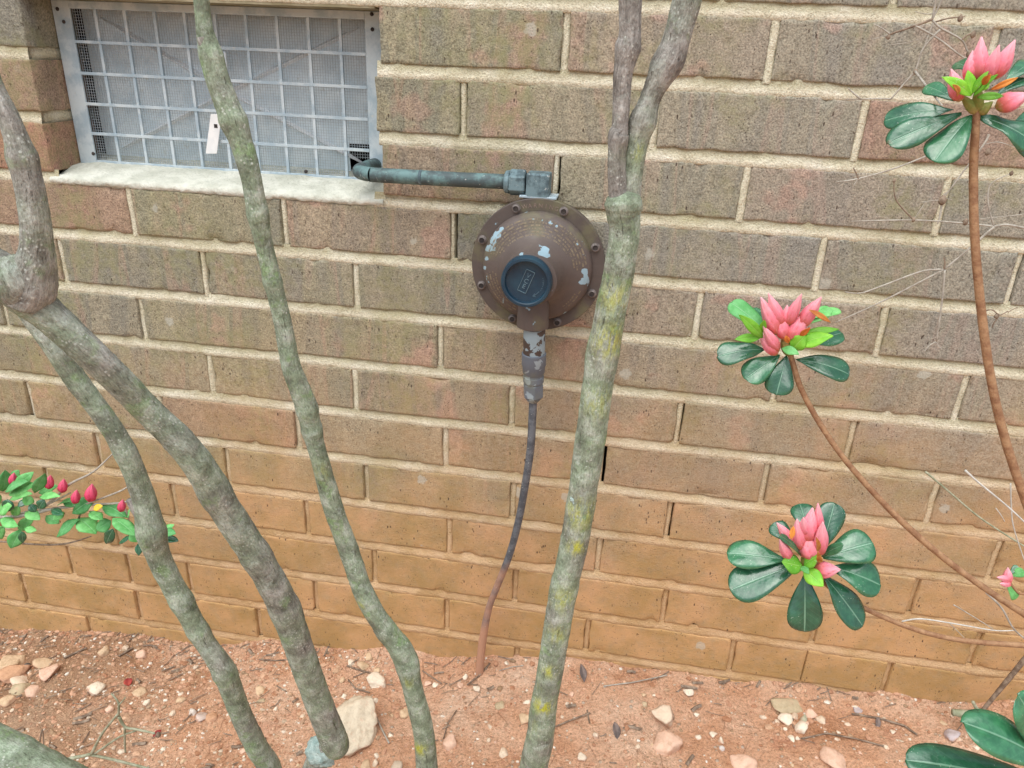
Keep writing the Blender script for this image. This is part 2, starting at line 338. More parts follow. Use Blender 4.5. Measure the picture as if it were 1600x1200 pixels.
# ---------------------------------------------------------------- ground
GZ = [(-1.6, -1.05), (-.9, -.978), (-.52, -.938), (-.24, -.904), (-.06, -.878), (.27, -.850), (.45, -.846), (.70, -.824), (1.6, -.75)]
def gz0(x):
    if x <= GZ[0][0]: return GZ[0][1]
    for (a, za), (b, zb) in zip(GZ, GZ[1:]):
        if x <= b: return za + (zb-za)*(x-a)/(b-a)
    return GZ[-1][1]
def gz(x, y):
    if abs(x) > 2.2 or y < -1.2: return gz0(x)
    p = Vector((x, y, 0))
    z = gz0(x) + .012*noise.noise(p*5) + .007*noise.noise(p*14+Vector((3, 1, 0))) + .0035*noise.noise(p*40) + .0018*noise.noise(p*110) + .001*noise.noise(p*260)
    z += .014*max(0, 1-abs(y)/.05)**2*(.6+.8*n1(x*9, 3))        # soil banked on the foot of the wall
    return z
def ground_hit(px, py):
    z = -.88
    for _ in range(14):
        d = RT*((px-800)/F) - UP*((py-600)/F) + FW
        p = CAM + d*((z-CAM.z)/d.z); z = gz(p.x, min(p.y, -.001))
    p.z = z; return p
def axis_samples(lo, hi, st, far):
    a = []; x = lo
    while x <= hi: a.append(x); x += st
    g = [.02, .06, .14, .3, .7, 1.5, 4, 10, far]
    return [lo-k for k in reversed(g)] + a + [a[-1]+k for k in g]
xs = axis_samples(-1.15, .95, .0034, 40); ys = [-40, -15, -6, -3, -1.6, -1.1, -.8, -.6, -.48, -.42]
y = -.40
while y < .03: ys.append(y); y += .0034
v = [(x, y, gz(x, y)) for y in ys for x in xs]; nx = len(xs)
f = [[j*nx+i, j*nx+i+1, (j+1)*nx+i+1, (j+1)*nx+i] for j in range(len(ys)-1) for i in range(nx-1)]
tag(mesh('ground', v, f, M['soil']), kind='structure')

# ---------------------------------------------------------------- brick wall
H, J, BR = .07, .0141, .2032
OX0, OX1 = -.603, -.186            # vent opening, rows 0..2
wall = empty('brick_wall', (0, 0, -.9), 'weathered brown brick wall with cream mortar joints stained orange by clay at the foot', 'wall')
PERP = {-1: [1396], 0: [(884, 62), (1206, 78)], 1: [(724, 167), (1344, 206)], 2: [(870, 274), (1162, 304), (1473, 320)],
    3: [(206, 337), (444, 349), (709, 366), (1281, 412), (1585, 437)], 4: [(97, 409), (319, 427), (556, 442), (1091, 492), (1377, 519)],
    5: [(222, 501), (688, 543), (1501, 625)], 6: [(329, 586), (555, 608), (800, 633), (1061, 660), (1330, 686)],
    7: [(47, 627), (465, 673), (696, 699), (942, 717), (1195, 753), (1457, 785)], 8: [(152, 699), (355, 728), (572, 754), (801, 781), (1046, 808), (1554, 876)],
    9: [(272, 782), (480, 810), (702, 837), (935, 867), (1427, 933)], 10: [(585, 883), (805, 914), (1038, 945), (1525, 1011)],
    11: [(110, 876), (202, 893), (296, 902), (493, 932), (698, 961), (917, 994), (1143, 1027), (1258, 1036), (1386, 1056)],
    12: [(38, 917), (216, 943), (601, 1012)], 13: [(142, 985)]}
PERP[-1] = [(1396, 4)]
GAPS = {(3, 2): .0032, (2, 0): .0024, (7, 3): .0034, (8, 4): .0020}      # open cracks beside the mortar of some joints
CRACK = (11, 7)
XL, XR = -1.35, 1.25
def row_joints(k):
    P = [(at(px, py, 0).x, i) for i, (px, py) in enumerate(PERP.get(k, []))]
    if not P: P = [(.03*n1(k*3.7)+(0 if k % 2 else BR/2), -1)]
    out = []
    for (a, i), (b, j) in zip(P, P[1:]):
        out.append((a, i)); n_ = max(1, round((b-a)/BR))
        if b-a > .14: out += [(a+(b-a)*q/n_, -1) for q in range(1, n_)]
    out.append(P[-1])
    while out[0][0]-BR > XL: out.insert(0, (out[0][0]-BR*(1+.02*n1(k, len(out))), -1))
    while out[-1][0]+BR < XR: out.append((out[-1][0]+BR*(1+.02*n1(k, len(out)+9)), -1))
    return out
def make_brick(x0, x1, z0, z1, y0=0.):
    w, h = x1-x0, z1-z0; off = Vector((random.uniform(0, 50), random.uniform(0, 50), 0))
    def samp(l, st):
        n_ = max(2, int((l-.009)/st)); return [0, .0012, .003] + [.0045+(l-.009)*i/n_ for i in range(n_+1)] + [l-.003, l-.0012, l]
    X, Z = samp(w, .007), samp(h, .007); v = []; f = []
    tilt = random.uniform(-.0008, .0008); ty = random.uniform(-.0007, .0007)
    for zz in Z:
        for xx in X:
            e = min(xx, w-xx, zz, h-zz); p = Vector((xx, zz, 0))*1
            q = p + off
            y_ = .0006*max(0, 1-e/.002)**2 + .0008*noise.noise(q*90) + .0004*noise.noise(q*260) + tilt*(xx/w-.5)*2 + ty
            ch = noise.noise(q*55+Vector((0, 0, 4)))
            if e < .006 and ch > .33: y_ += (ch-.33)*.016*(1-e/.006)
            s_ = max(0, 1-e/.0045)
            jx = .0014*noise.noise(q*45+Vector((7, 0, 0)))*s_ + .0006*noise.noise(q*150)*s_; jz = .0014*noise.noise(q*45+Vector((0, 7, 0)))*s_ + .0006*noise.noise(q*160+Vector((5, 0, 0)))*s_
            v.append((x0+xx+jx, y0+y_, z0+zz+jz))
    nx_ = len(X); nz_ = len(Z)
    f += [[j*nx_+i, j*nx_+i+1, (j+1)*nx_+i+1, (j+1)*nx_+i] for j in range(nz_-1) for i in range(nx_-1)]
    ring = list(range(nx_)) + [j*nx_+nx_-1 for j in range(1, nz_)] + [(nz_-1)*nx_+i for i in range(nx_-2, -1, -1)] + [j*nx_ for j in range(nz_-2, 0, -1)]
    prev = ring
    for d_ in (.02, .05, .09):
        b = len(v); v += [(v[i][0]+.0005*n1(v[i][0]*80, d_*90, v[i][2]*80), y0+d_, v[i][2]) for i in ring]; nw = list(range(b, b+len(ring)))
        for a_ in range(len(ring)):
            c_ = (a_+1) % len(ring); f.append([prev[c_], prev[a_], nw[a_], nw[c_]])
        prev = nw
    o = mesh('brick', v, f, M['brick'], wall)
    o.color = (random.random(), random.random(), 1 if (abs(x1-OX0) < .003 and abs(z1+2*H+J/2) < .002) else random.random()*.93, 1)
    return o
mv, mf, mu = [], [], []
def mgrid(pts, und):
    'pts[j][i] grid of mortar surface points'
    b = len(mv); n_ = len(pts[0])
    for rj, uj in zip(pts, und):
        mv.extend(rj); mu.extend(uj)
    for j in range(len(pts)-1):
        for i in range(n_-1): mf.append([b+j*n_+i, b+j*n_+i+1, b+(j+1)*n_+i+1, b+(j+1)*n_+i])
def bed_strip(zc, xa, xb, k):
    n_ = max(2, int((xb-xa)/.004)); prof = [(-.5, .012), (-.485, .0024), (-.42, .0006), (-.15, .0008), (.1, .0014), (.28, .0024), (.5, .0030)]
    pts, un = [], []
    for t_, y_ in prof:
        row, ur = [], []
        for i in range(n_+1):
            x = xa+(xb-xa)*i/n_
            if t_ > -.5: y_2 = y_ + .0013*n1(x*22, k*5, t_) + .0008*n1(x*90, k*5+1, t_*2) + .0005*n1(x*260, k, t_*3)
            else: y_2 = y_
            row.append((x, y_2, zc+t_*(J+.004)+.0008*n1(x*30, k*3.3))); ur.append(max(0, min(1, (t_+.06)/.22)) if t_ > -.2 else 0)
        pts.append(row); un.append(ur)
    mgrid(pts, un)
def perp_strip(xc, w, z0, z1):
    pts, un = [], []; s_ = random.uniform(0, 90); low = max(0, min(1, (-.45-z0)/.3)); rc = .0025*low+random.uniform(-.0006, .0022)
    for j in range(17):
        z = z0-.003+(z1-z0+.006)*j/16; row = []
        for q, y_ in ((-.56, .014), (-.5, .0022), (-.2, .0010), (.2, .0012), (.5, .0028), (.56, .014)):
            row.append((xc+q*w+.0006*n1(z*60, s_), y_+rc+.0012*n1(z*40, s_, q*2)+.0006*n1(z*160, s_, q*4), z))
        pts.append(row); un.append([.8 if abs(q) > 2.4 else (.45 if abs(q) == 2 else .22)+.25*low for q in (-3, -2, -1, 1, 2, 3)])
    mgrid(pts, un)
for k in range(-5, 15):
    z1 = -k*H-J/2; z0 = -(k+1)*H+J/2
    js = row_joints(k)
    for (xa, ia), (xb, ib) in zip(js, js[1:]):
        ga = .0009 if (k, ia) == CRACK else .0042; gb = .0009 if (k, ib) == CRACK else .0042
        a, b = xa+ga, xb-gb
        if 0 <= k <= 2:
            if a >= OX0-.02 and b <= OX1+.02: continue
            if a < OX0 < b: b = OX0
            elif a < OX1 < b: a = OX1
            elif OX0 <= a and b <= OX1: continue
            if b-a < .03: continue
        o = make_brick(a, b, z0, z1)
    for xa, ia in js:
        if 0 <= k <= 2 and OX0-.02 < xa < OX1+.02: continue
        if (k, ia) == CRACK: continue
        w = .0080+.0012*n1(xa*50, k); g = GAPS.get((k, ia), 0) or (k < 7 and random.random() < .35)*random.uniform(.0008, .0016)
        if g: perp_strip(xa-g*.5, w-g, z0, z1)
        else: perp_strip(xa, w+.0006, z0, z1)
    zc = -k*H
    if k in (1, 2, 3):
        ov = .006 if k == 3 else -.002; bed_strip(zc, XL, OX0+ov, k); bed_strip(zc, OX1-ov, XR, k)
    else: bed_strip(zc, XL, XR, k)
# reveal joints at the left of the opening
mb = MB()
for k in (1, 2): mb.box((-.65, .009, -k*H-J/2-.001), (OX0-.0035, .10, -k*H+J/2+.001))
b = len(mv); mv += [tuple(p) for p in mb.v]; mu += [.35]*len(mb.v); mf += [[i+b for i in q] for q in mb.f]
mesh('mortar', mv, mf, M['mortar'], wall, True, {'under': ('FLOAT', mu)})
mb = MB()
for a, c in (((XL, .03, -1.1), (XR, .088, -.212)), ((XL, .03, .004), (XR, .088, .36)), ((XL, .03, -.212), (OX0-.012, .088, .004)), ((OX1+.012, .03, -.212), (XR, .088, .004))): mb.box(a, c)
mb.build('wall_core', M['dark'], wall)
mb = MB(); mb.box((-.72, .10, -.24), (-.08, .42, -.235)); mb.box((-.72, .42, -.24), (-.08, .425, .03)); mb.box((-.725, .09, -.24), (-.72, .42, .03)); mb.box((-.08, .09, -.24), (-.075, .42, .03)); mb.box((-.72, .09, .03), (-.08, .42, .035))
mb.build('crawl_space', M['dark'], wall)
mb = MB(); mb.box((OX0-.001, .0015, -.0105), (OX1+.001, .085, -.0066)); mb.build('lintel', M['lintel'], wall)
# sloping cement sill, feathered over the brick below
n_ = 220; sv, sf = [], []
for i in range(n_+1):
    x = OX0-.005+(OX1-OX0+.010)*i/n_
    up = .012*max(0, 1-(x-OX0)/.03)**2
    prof = [(.09, -.190), (.052, -.1955-up*.2), (.035, -.2005), (.015, -.2045-up*.3), (.0035, -.2075), (-.0012, -.2105), (-.0012, -.2160+.0040*n1(x*22, 8)+.0022*n1(x*80, 2)+.001*n1(x*210, 2)), (.006, -.2195)]
    for y_, z_ in prof: sv.append((x, y_+.0008*n1(x*60, y_*70)+.0003*n1(x*190, y_*90), z_+.0010*n1(x*35, y_*50, 1)+.0004*n1(x*120, y_*160, 3)+.0003*n1(x*300, y_*260, 3)))
m_ = 8
for i in range(n_):
    for j in range(m_-1): sf.append([i*m_+j, (i+1)*m_+j, (i+1)*m_+j+1, i*m_+j+1])
mesh('sill', sv, sf, M['cement'], wall)

# ---------------------------------------------------------------- vent
VY = .05
vent = empty('foundation_vent', (-.395, VY, -.1), 'galvanised grille vent with fine wire screen set into the brick wall opening', 'vent')
L_, R_, B_, T_ = -.6015, -.1875, -.1985, -.0110
fl, fr, fb, ft = -.579, -.2135, -.1935, -.0195
mb = MB(); mb.box((L_, VY, B_), (fl, VY+.003, T_)); mb.box((fr, VY, B_), (R_, VY+.003, T_)); mb.box((fl, VY, ft), (fr, VY+.003, T_)); mb.box((fl, VY, B_), (fr, VY+.003, fb))
mb.build('frame', M['galv'], vent, bevel=.0007)
for i in range(9):
    x = -.5465+.0379*i; mb = MB(); mb.box((x-.0017, VY+.0004, fb), (x+.0017, VY+.0032, ft)); mb.build('bar', M['galv'], vent)
for i in range(4):
    z = -.0554-.0352*i; mb = MB(); mb.box((fl, VY-.0004, z-.0017), (fr, VY+.0024, z+.0017)); mb.build('bar', M['galv'], vent)
mb = MB(); x = fl
while x < fr:
    if not (x > -.245): mb.box((x-.00017, VY+.0052, fb), (x+.00017, VY+.0056, ft))
    else: mb.box((x-.00017, VY+.0052, -.172), (x+.00017, VY+.0056, ft))
    x += .0032
z = fb+.001
while z < ft:
    mb.box((fl, VY+.0048, z-.00017), (fr if z > -.172 else -.246, VY+.0052, z+.00017)); z += .0032
tag(mb.build('wire_screen', M['wire'], vent), kind='stuff')
# pressed damper sheet with its X of creases
PX0, PX1, PZ0, PZ1, PY = -.588, -.205, -.1935, -.015, VY+.034
def panel_y(x, z):
    u = abs((x-(PX0+PX1)/2)/((PX1-PX0)/2)); w_ = abs((z-(PZ0+PZ1)/2)/((PZ1-PZ0)/2))
    return PY - .016*(1-max(u, w_)) + .0012*n1(x*18, z*18)
pv, pf = [], []; nX, nZ = 120, 60
for j in range(nZ+1):
    for i in range(nX+1):
        x = PX0+(PX1-PX0)*i/nX; z = PZ0+(PZ1-PZ0)*j/nZ; pv.append((x, panel_y(x, z), z))
for j in range(nZ):
    for i in range(nX):
        if i > nX*.88 and j < nZ*.2: continue
        pf.append([j*(nX+1)+i, j*(nX+1)+i+1, (j+1)*(nX+1)+i+1, (j+1)*(nX+1)+i])
mesh('damper_panel', pv, pf, M['panel'], vent)
def plate(mb, pts, th):
    a, b, c_ = pts[0], pts[1], pts[-1]; n_ = (b-a).cross(c_-a).normalized()
    k = len(pts); mb.add([p for p in pts]+[p+n_*th for p in pts], [list(range(k))[::-1], list(range(k, 2*k))]+[[i, (i+1) % k, k+(i+1) % k, k+i] for i in range(k)])
mb = MB(); plate(mb, [at(px, py, VY-.003) for px, py in ((322, 240), (339.5, 240), (347, 178), (330, 178))], .0012); tg = mb.build('tag', M['tagm'], vent, bevel=.0003)
mb = MB(); c_ = at(337, 197, VY-.0045); mb.box((c_.x-.0022, c_.y, c_.z-.0022), (c_.x+.0022, c_.y+.0012, c_.z+.0022)); mb.build('hole', M['socket'], tg)
mb = MB(); c_ = at(349, 98, VY-.004); mb.box((c_.x-.004, c_.y, c_.z-.012), (c_.x+.004, c_.y+.004, c_.z+.012)); mb.build('latch', M['galv'], vent, bevel=.0008)
for px, py in ((100, 34), (146, 240), (582, 46), (478, 268), (90, 14), (581, 22)):
    c_ = at(px, py, VY); mb = MB(); mb.lathe((c_.x, VY+.001, c_.z), (0, -1, 0), [(.0022, 0), (.0022, .0018), (.0012, .0026)], 10); mb.build('rivet', M['socket'], vent)

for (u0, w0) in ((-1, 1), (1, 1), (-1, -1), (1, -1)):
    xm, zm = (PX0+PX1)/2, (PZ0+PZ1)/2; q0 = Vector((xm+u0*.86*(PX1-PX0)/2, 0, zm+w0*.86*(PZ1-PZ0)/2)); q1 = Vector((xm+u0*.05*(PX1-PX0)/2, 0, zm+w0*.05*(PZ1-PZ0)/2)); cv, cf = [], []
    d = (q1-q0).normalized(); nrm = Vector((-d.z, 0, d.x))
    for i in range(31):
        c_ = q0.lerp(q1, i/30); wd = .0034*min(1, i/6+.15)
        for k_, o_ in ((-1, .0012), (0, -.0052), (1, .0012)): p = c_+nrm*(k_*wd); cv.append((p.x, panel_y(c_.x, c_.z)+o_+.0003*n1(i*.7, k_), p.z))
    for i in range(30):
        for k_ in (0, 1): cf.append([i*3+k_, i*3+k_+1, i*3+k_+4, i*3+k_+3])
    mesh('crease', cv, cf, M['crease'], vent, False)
# ---------------------------------------------------------------- tubes
def spline(P, n_):
    'Catmull-Rom through (Vector, radius)'
    out = []
    for i in range(len(P)-1):
        p0, p1, p2, p3 = P[max(i-1, 0)], P[i], P[i+1], P[min(i+2, len(P)-1)]
        for j in range(n_):
            t = j/n_; g = lambda a, b, c_, d: .5*((2*b)+(c_-a)*t+(2*a-5*b+4*c_-d)*t*t+(3*b-a-3*c_+d)*t**3)
            out.append((g(p0[0], p1[0], p2[0], p3[0]), g(p0[1], p1[1], p2[1], p3[1])))
    out.append(P[-1]); return out
def tube(name, P, mat, parent=None, n_=6, seg=12, rough=0., freq=60, moss=(), twist=0, knots=()):
    C_ = spline(P, n_); v, f, bk, ms = [], [], [], []; u = None; l = 0; off = random.uniform(0, 40); scars = []; q_ = .01
    while n_ > 12 and q_ < 2: scars.append((q_, random.uniform(.01, .045), random.uniform(.0010, .0030))); q_ += random.uniform(.03, .12)
    for i, (c_, r_) in enumerate(C_):
        t = (C_[min(i+1, len(C_)-1)][0]-C_[max(i-1, 0)][0]).normalized()
        if u is None: u = t.orthogonal().normalized()
        u = (u-t*u.dot(t)).normalized(); w = t.cross(u)
        if i: l += (c_-C_[i-1][0]).length
        r2 = r_
        for kp, ka in knots: r2 *= 1+ka*math.exp(-((c_-kp).length/(r_*.8))**2)
        for j in range(seg):
            a = 2*math.pi*j/seg; d = u*math.cos(a)+w*math.sin(a)
            rr = r2
            if rough:
                q = c_+d*r_
                rr *= 1 + rough*(1.0*noise.noise(q*freq*.35+Vector((off, 0, 0)))+.6*noise.noise(q*freq)+.4*noise.noise(Vector((math.cos(a)*2.2, math.sin(a)*2.2, l*14+off))) + .22*noise.noise(q*freq*2.7))
                rr *= 1 + rough*.5*max(0, n1(l*95, off, .3))
                if n_ > 12:
                    for sl_, sa_, sw_ in scars: rr += r_*sa_*math.exp(-((l-sl_+.0012*math.sin(a+sl_*900))/sw_)**2)*(.55+.45*math.cos(a-sl_*700)); 
                    rr += .0007*max(0, noise.noise(q*420)-.25)
            v.append(c_+d*rr); bk.append((math.cos(a)*r_+off, math.sin(a)*r_, l))
            ms.append(max([0]+[sc*math.exp(-((v[-1]-m_).length/s_)**2) for m_, s_, sc in moss]))
    for i in range(len(C_)-1):
        for j in range(seg):
            k = (j+1) % seg; f.append([i*seg+j, i*seg+k, (i+1)*seg+k, (i+1)*seg+j])
    f.append(list(range(seg))[::-1]); f.append([(len(C_)-1)*seg+j for j in range(seg)])
    return mesh(name, v, f, mat, parent, True, {'bark': ('FLOAT_VECTOR', bk), 'moss': ('FLOAT', ms)})
def pp(*L):
    'list of (px, py, width in pixels, y) to (point, radius)'
    out = []
    for px, py, w, Y in L:
        p = at(px, py, Y); out.append((p, w*dep(p)/F/2))
    return out

# ---------------------------------------------------------------- gas regulator
RO = Vector((.008, -.045, -.2612)); RR = .0738
reg = empty('gas_regulator', RO, 'round brown gas regulator with flaking paint and a blue cap mounted before the brick wall', 'gas regulator')
A = (0, -1, 0)
mb = MB(); mb.lathe(RO, A, [(.052, -.036), (.056, -.012), (RR-.001, -.011), (RR, -.0095), (RR, -.001), (RR-.0008, 0), (.0606, 0.0004), (.058, -.002)], 96); autosmooth(mb.build('flange', M['flange'], reg))
prof = [(.0605, -.002), (.0604, .003), (.0592, .0075), (.0568, .0108), (.0535, .0132), (.049, .0155), (.0445, .0180), (.040, .0212), (.0362, .0252), (.0330, .030), (.0305, .036), (.0288, .042), (.0278, .049), (.0274, .056), (.024, .057)]
fine_ = []
for (r0, p0), (r1, p1) in zip(prof, prof[1:]): fine_ += [(r0+(r1-r0)*q/3, p0+(p1-p0)*q/3) for q in range(3)]
mb = MB(); mb.lathe(RO, A, fine_+[prof[-1]], 160); dome = autosmooth(mb.build('dome', M['paint'], reg), 50)
CH = [((RT*((px-800)/F)-UP*((py-600)/F)+FW).normalized(), s_, k) for px, py, s_, k in ((785, 357, .0030, 1), (777, 366, .0042, 1.3), (770, 376, .0042, 1.3), (764, 388, .0032, 1.1), (760, 404, .0028, 1.1), (757, 418, .0026, 1.1), (914, 426, .0045, 1.3), (909, 440, .0040, 1.3), (917, 436, .003, 1.2), (912, 398, .0022, 1), (897, 372, .0024, 1), (902, 382, .0018, 1), (853, 399, .0045, 1.3), (844, 396, .003, 1.1), (815, 397, .0022, 1), (815, 342, .0017, 1.1), (834, 342, .0019, 1.2), (847, 344, .0017, 1.1), (860, 348, .0024, 1.1), (870, 353, .0022, 1.1), (740, 425, .003, 1), (742, 436, .0025, 1))]
for ob_ in (dome, reg.children[0]):
    me = ob_.data; at_ = me.attributes.new('chip', 'FLOAT', 'POINT')
    at_.data.foreach_set('value', [min(1.3, sum(k*math.exp(-(((v_.co-CAM)-d*(v_.co-CAM).dot(d)).length/s_)**2) for d, s_, k in CH)) for v_ in me.vertices])
CO = RO+Vector((-.0032, 0, -.0004))
mb = MB(); mb.lathe(CO, A, [(.0245, .050), (.0262, .0505), (.0266, .053), (.0262, .0655), (.0252, .0672), (.0228, .0674), (.0218, .0668), (.0212, .0620), (.0150, .0612), (.006, .0611)], 64); capo = autosmooth(mb.build('cap', M['cap'], reg))
for i in range(8):
    a = R(22+45*i); c_ = RO+Vector((math.sin(a)*.0670, 0, math.cos(a)*.0670)); mb = MB()
    mb.lathe(c_, A, [(.0049, -.0005), (.0049, .0008), (.0040, .001), (.0040, .0038), (.0031, .0044), (.0030, .0028)], 20); bo = autosmooth(mb.build('bolt', M['bolt'], reg))
    mb = MB(); mb.lathe(c_, A, [(.0029, .0028), (.0028, .0034)], 6); mb.build('socket', M['socket'], bo)
# outlet barrel cast on the dome
bt = at(832, 511, -.072); tp = at(836, 440, -.070)
mb = MB(); ax = (tp-bt); mb.lathe(bt, ax, [(.0150, -.0005), (.0172, .0006), (.0176, .004), (.0170, .02), (.0152, ax.length*.72), (.0140, ax.length)], 40); autosmooth(mb.build('outlet', M['paint'], reg))
# lettering
GL = {}
def glyph(ch):
    if ch not in GL:
        cu = bpy.data.curves.new('glyph', 'FONT'); cu.body = ch; cu.size = 1; cu.extrude = .06; cu.align_x = 'CENTER'; cu.resolution_u = 3
        o = bpy.data.objects.new('glyph', cu); COL.objects.link(o); dg = bpy.context.evaluated_depsgraph_get(); me = bpy.data.meshes.new_from_object(o.evaluated_get(dg))
        GL[ch] = ([p.co.copy() for p in me.vertices], [list(q.vertices) for q in me.polygons]); bpy.data.objects.remove(o); bpy.data.meshes.remove(me)
    return GL[ch]
def put_text(mb, txt, frame, size, step):
    'frame(i centred) -> origin, right, up, normal'
    for i, ch in enumerate(txt):
        if ch == ' ': continue
        o, r_, u_, n_ = frame((i-(len(txt)-1)/2)*step)
        v, f = glyph(ch); mb.add([o+r_*(p.x*size)+u_*(p.y*size)+n_*(p.z*size) for p in v], f)
def ring(o, rad, p, mid, inward=False):
    def fr(s):
        a = mid + (s/rad)*(-1 if inward else 1); d = Vector((math.sin(a), 0, math.cos(a))); t = Vector((math.cos(a), 0, -math.sin(a)))
        if inward: d2, t = -d, -t
        else: d2 = d
        return o+d*rad+Vector((0, -p, 0)), t, d2, Vector((0, -1, 0))
    return fr
mb = MB(); put_text(mb, 'WARNING', ring(RO, .0642, .0002, R(0)), .0062, .0056); mb.build('lettering', M['letter'], reg)
# rows of illegibly small cast print around the dome: short raised ticks
mb = MB(); rnd = random.Random(3)
for rad, p_, a0, a1 in ((.0545, .0126, -72, 80), (.0515, .0143, -74, 82), (.0484, .0159, -74, 84), (.0453, .0176, -74, 84), (.0424, .0196, -70, 80), (.0397, .0216, -60, 60), (.0540, .0129, 206, 262), (.0505, .0148, 204, 264), (.0470, .0166, 206, 264), (.0435, .0189, 210, 262), (.0500, .0150, 118, 140), (.0535, .0131, 112, 142)):
    a = a0; wl = rnd.randint(3, 8)
    sl_ = Vector((0, -.55, 0))
    while a < a1:
        wl -= 1
        if wl < 0: a += 85/(rad*1000)*1.1; wl = rnd.randint(3, 8); continue
        ar = R(a); d = Vector((math.sin(ar), 0, math.cos(ar))); t = Vector((math.cos(ar), 0, -math.sin(ar))); o_ = RO+d*rad+Vector((0, -p_, 0))
        hh = .0009; ww = rnd.choice((.00018, .0005, .0006)); dd = (d+Vector((0, .5, 0))).normalized(); nn = Vector((0, -1, 0))*.00035
        for s_ in ((-1, 1) if rnd.random() < .6 else (0,)):
            q = o_+t*(s_*.0004); k = t*ww*.5
            mb.add([q-k-dd*hh, q+k-dd*hh, q+k+dd*hh, q-k+dd*hh, q-k-dd*hh+nn, q+k-dd*hh+nn, q+k+dd*hh+nn, q-k+dd*hh+nn], [[4, 5, 6, 7], [0, 1, 5, 4], [1, 2, 6, 5], [2, 3, 7, 6], [3, 0, 4, 7]])
        a += math.degrees(.00155/rad)
tag(mb.build('fine_print', M['fine'], reg), kind='stuff')
# cap face: slanted raised box with letters, TIGHTEN and an arrow
FO = CO+Vector((0, -.0612, 0)); fa = R(21); rx = Vector((math.cos(fa), 0, -math.sin(fa))); uz = Vector((math.sin(fa), 0, math.cos(fa))); nn = Vector((0, -1, 0)); q0 = FO+rx*(-.0005)+uz*.0005
mb = MB(); put_text(mb, 'V', lambda s: (q0+uz*.0035, rx, uz, nn), .0068, 1); put_text(mb, 'C', lambda s: (q0-uz*.0025, rx, uz, nn), .0068, 1); put_text(mb, 'E', lambda s: (q0-uz*.0085, rx, uz, nn), .0068, 1)
def bar(mb, a, b, w, t):
    d = (b-a).normalized(); s_ = d.cross(nn).normalized()*w/2; k = nn*t
    mb.add([a-s_, a+s_, b+s_, b-s_, a-s_+k, a+s_+k, b+s_+k, b-s_+k], [[4, 7, 6, 5], [0, 1, 5, 4], [1, 2, 6, 5], [2, 3, 7, 6], [3, 0, 4, 7]])
cs = [q0+rx*a_+uz*b_ for a_, b_ in ((-.0046, .0115), (.0046, .0115), (.0046, -.0125), (-.0046, -.0125))]
for i in range(4): bar(mb, cs[i], cs[(i+1) % 4], .0005, .0009)
put_text(mb, 'TIGHTEN', ring(FO, .0168, .0002, R(96), False), .0026, .0021)
pa = [FO+Vector((math.sin(R(t)), 0, math.cos(R(t))))*.0165 for t in (125, 135, 145, 155)]
for a_, b_ in zip(pa, pa[1:]): bar(mb, a_, b_, .0006, .0007)
bar(mb, pa[3], pa[3]+Vector((.0022, 0, .0028)), .0006, .0007); bar(mb, pa[3], pa[3]+Vector((.0034, 0, -.0002)), .0006, .0007)
mb.build('lettering', M['caplet'], capo)
# inlet elbow on top
eb = at(842, 288, -.030)
mb = MB(); mb.box((eb.x-.0125, eb.y-.0125, eb.z-.0135), (eb.x+.0125, eb.y+.0125, eb.z+.0125)); mb.build('elbow', M['nut'], reg, bevel=.002)
mb = MB(); mb.lathe((eb.x, eb.y+.001, eb.z-.0125), (0, 0, -1), [(.0115, 0), (.0115, .012)], 32); mb.box((eb.x-.019, -.0425, -.1885), (eb.x+.021, -.016, -.1860)); mb.build('collar', M['galv'], reg, bevel=.0006)

# inlet pipe
a = eb+Vector((-.012, 0, .0005))
pin = empty('inlet_pipe', a, 'green patinated copper pipe bending out of the vent towards the regulator', 'pipe')
pr = .0079; yp = eb.y; z_ = a.z
pts = [Vector((-.2065, .14, z_-.004)), Vector((-.2065, .07, z_-.003)), Vector((-.2070, .03, z_-.002)), Vector((-.2060, .006, z_-.002))]
cx, cy = -.178, .002
for t in (0, 20, 40, 60, 80, 90): pts.append(Vector((cx-.029*math.cos(R(t)), yp+.032-.032*math.sin(R(t)), z_-.002)))
pts += [Vector((-.12, yp, z_-.0015)), Vector((-.08, yp, z_-.001)), Vector((a.x-.024, yp, a.z))]
tube('pipe', [(p, pr) for p in pts], M['copper'], pin, 6, 24, .012, 60)
mb = MB(); mb.lathe(a+Vector((-.0255, 0, 0)), (1, 0, 0), [(.009, 0), (.0118, .0015), (.0122, .005), (.0122, .006)], 28); mb.lathe(a+Vector((-.0195, 0, 0)), (1, 0, 0), [(.0122, 0), (.0140, .0012), (.0140, .0165), (.0122, .0175)], 6); mb.build('nut', M['nut'], pin, bevel=.0008)
mb = MB(); c_ = at(658, 277, yp); mb.lathe(Vector((c_.x, yp, z_-.0015)), (1, 0, 0), [(.0080, -.0016), (.0083, -.0008), (.0083, .0008), (.0080, .0016)], 24); mb.build('solder_ring', M['nut'], pin, True)

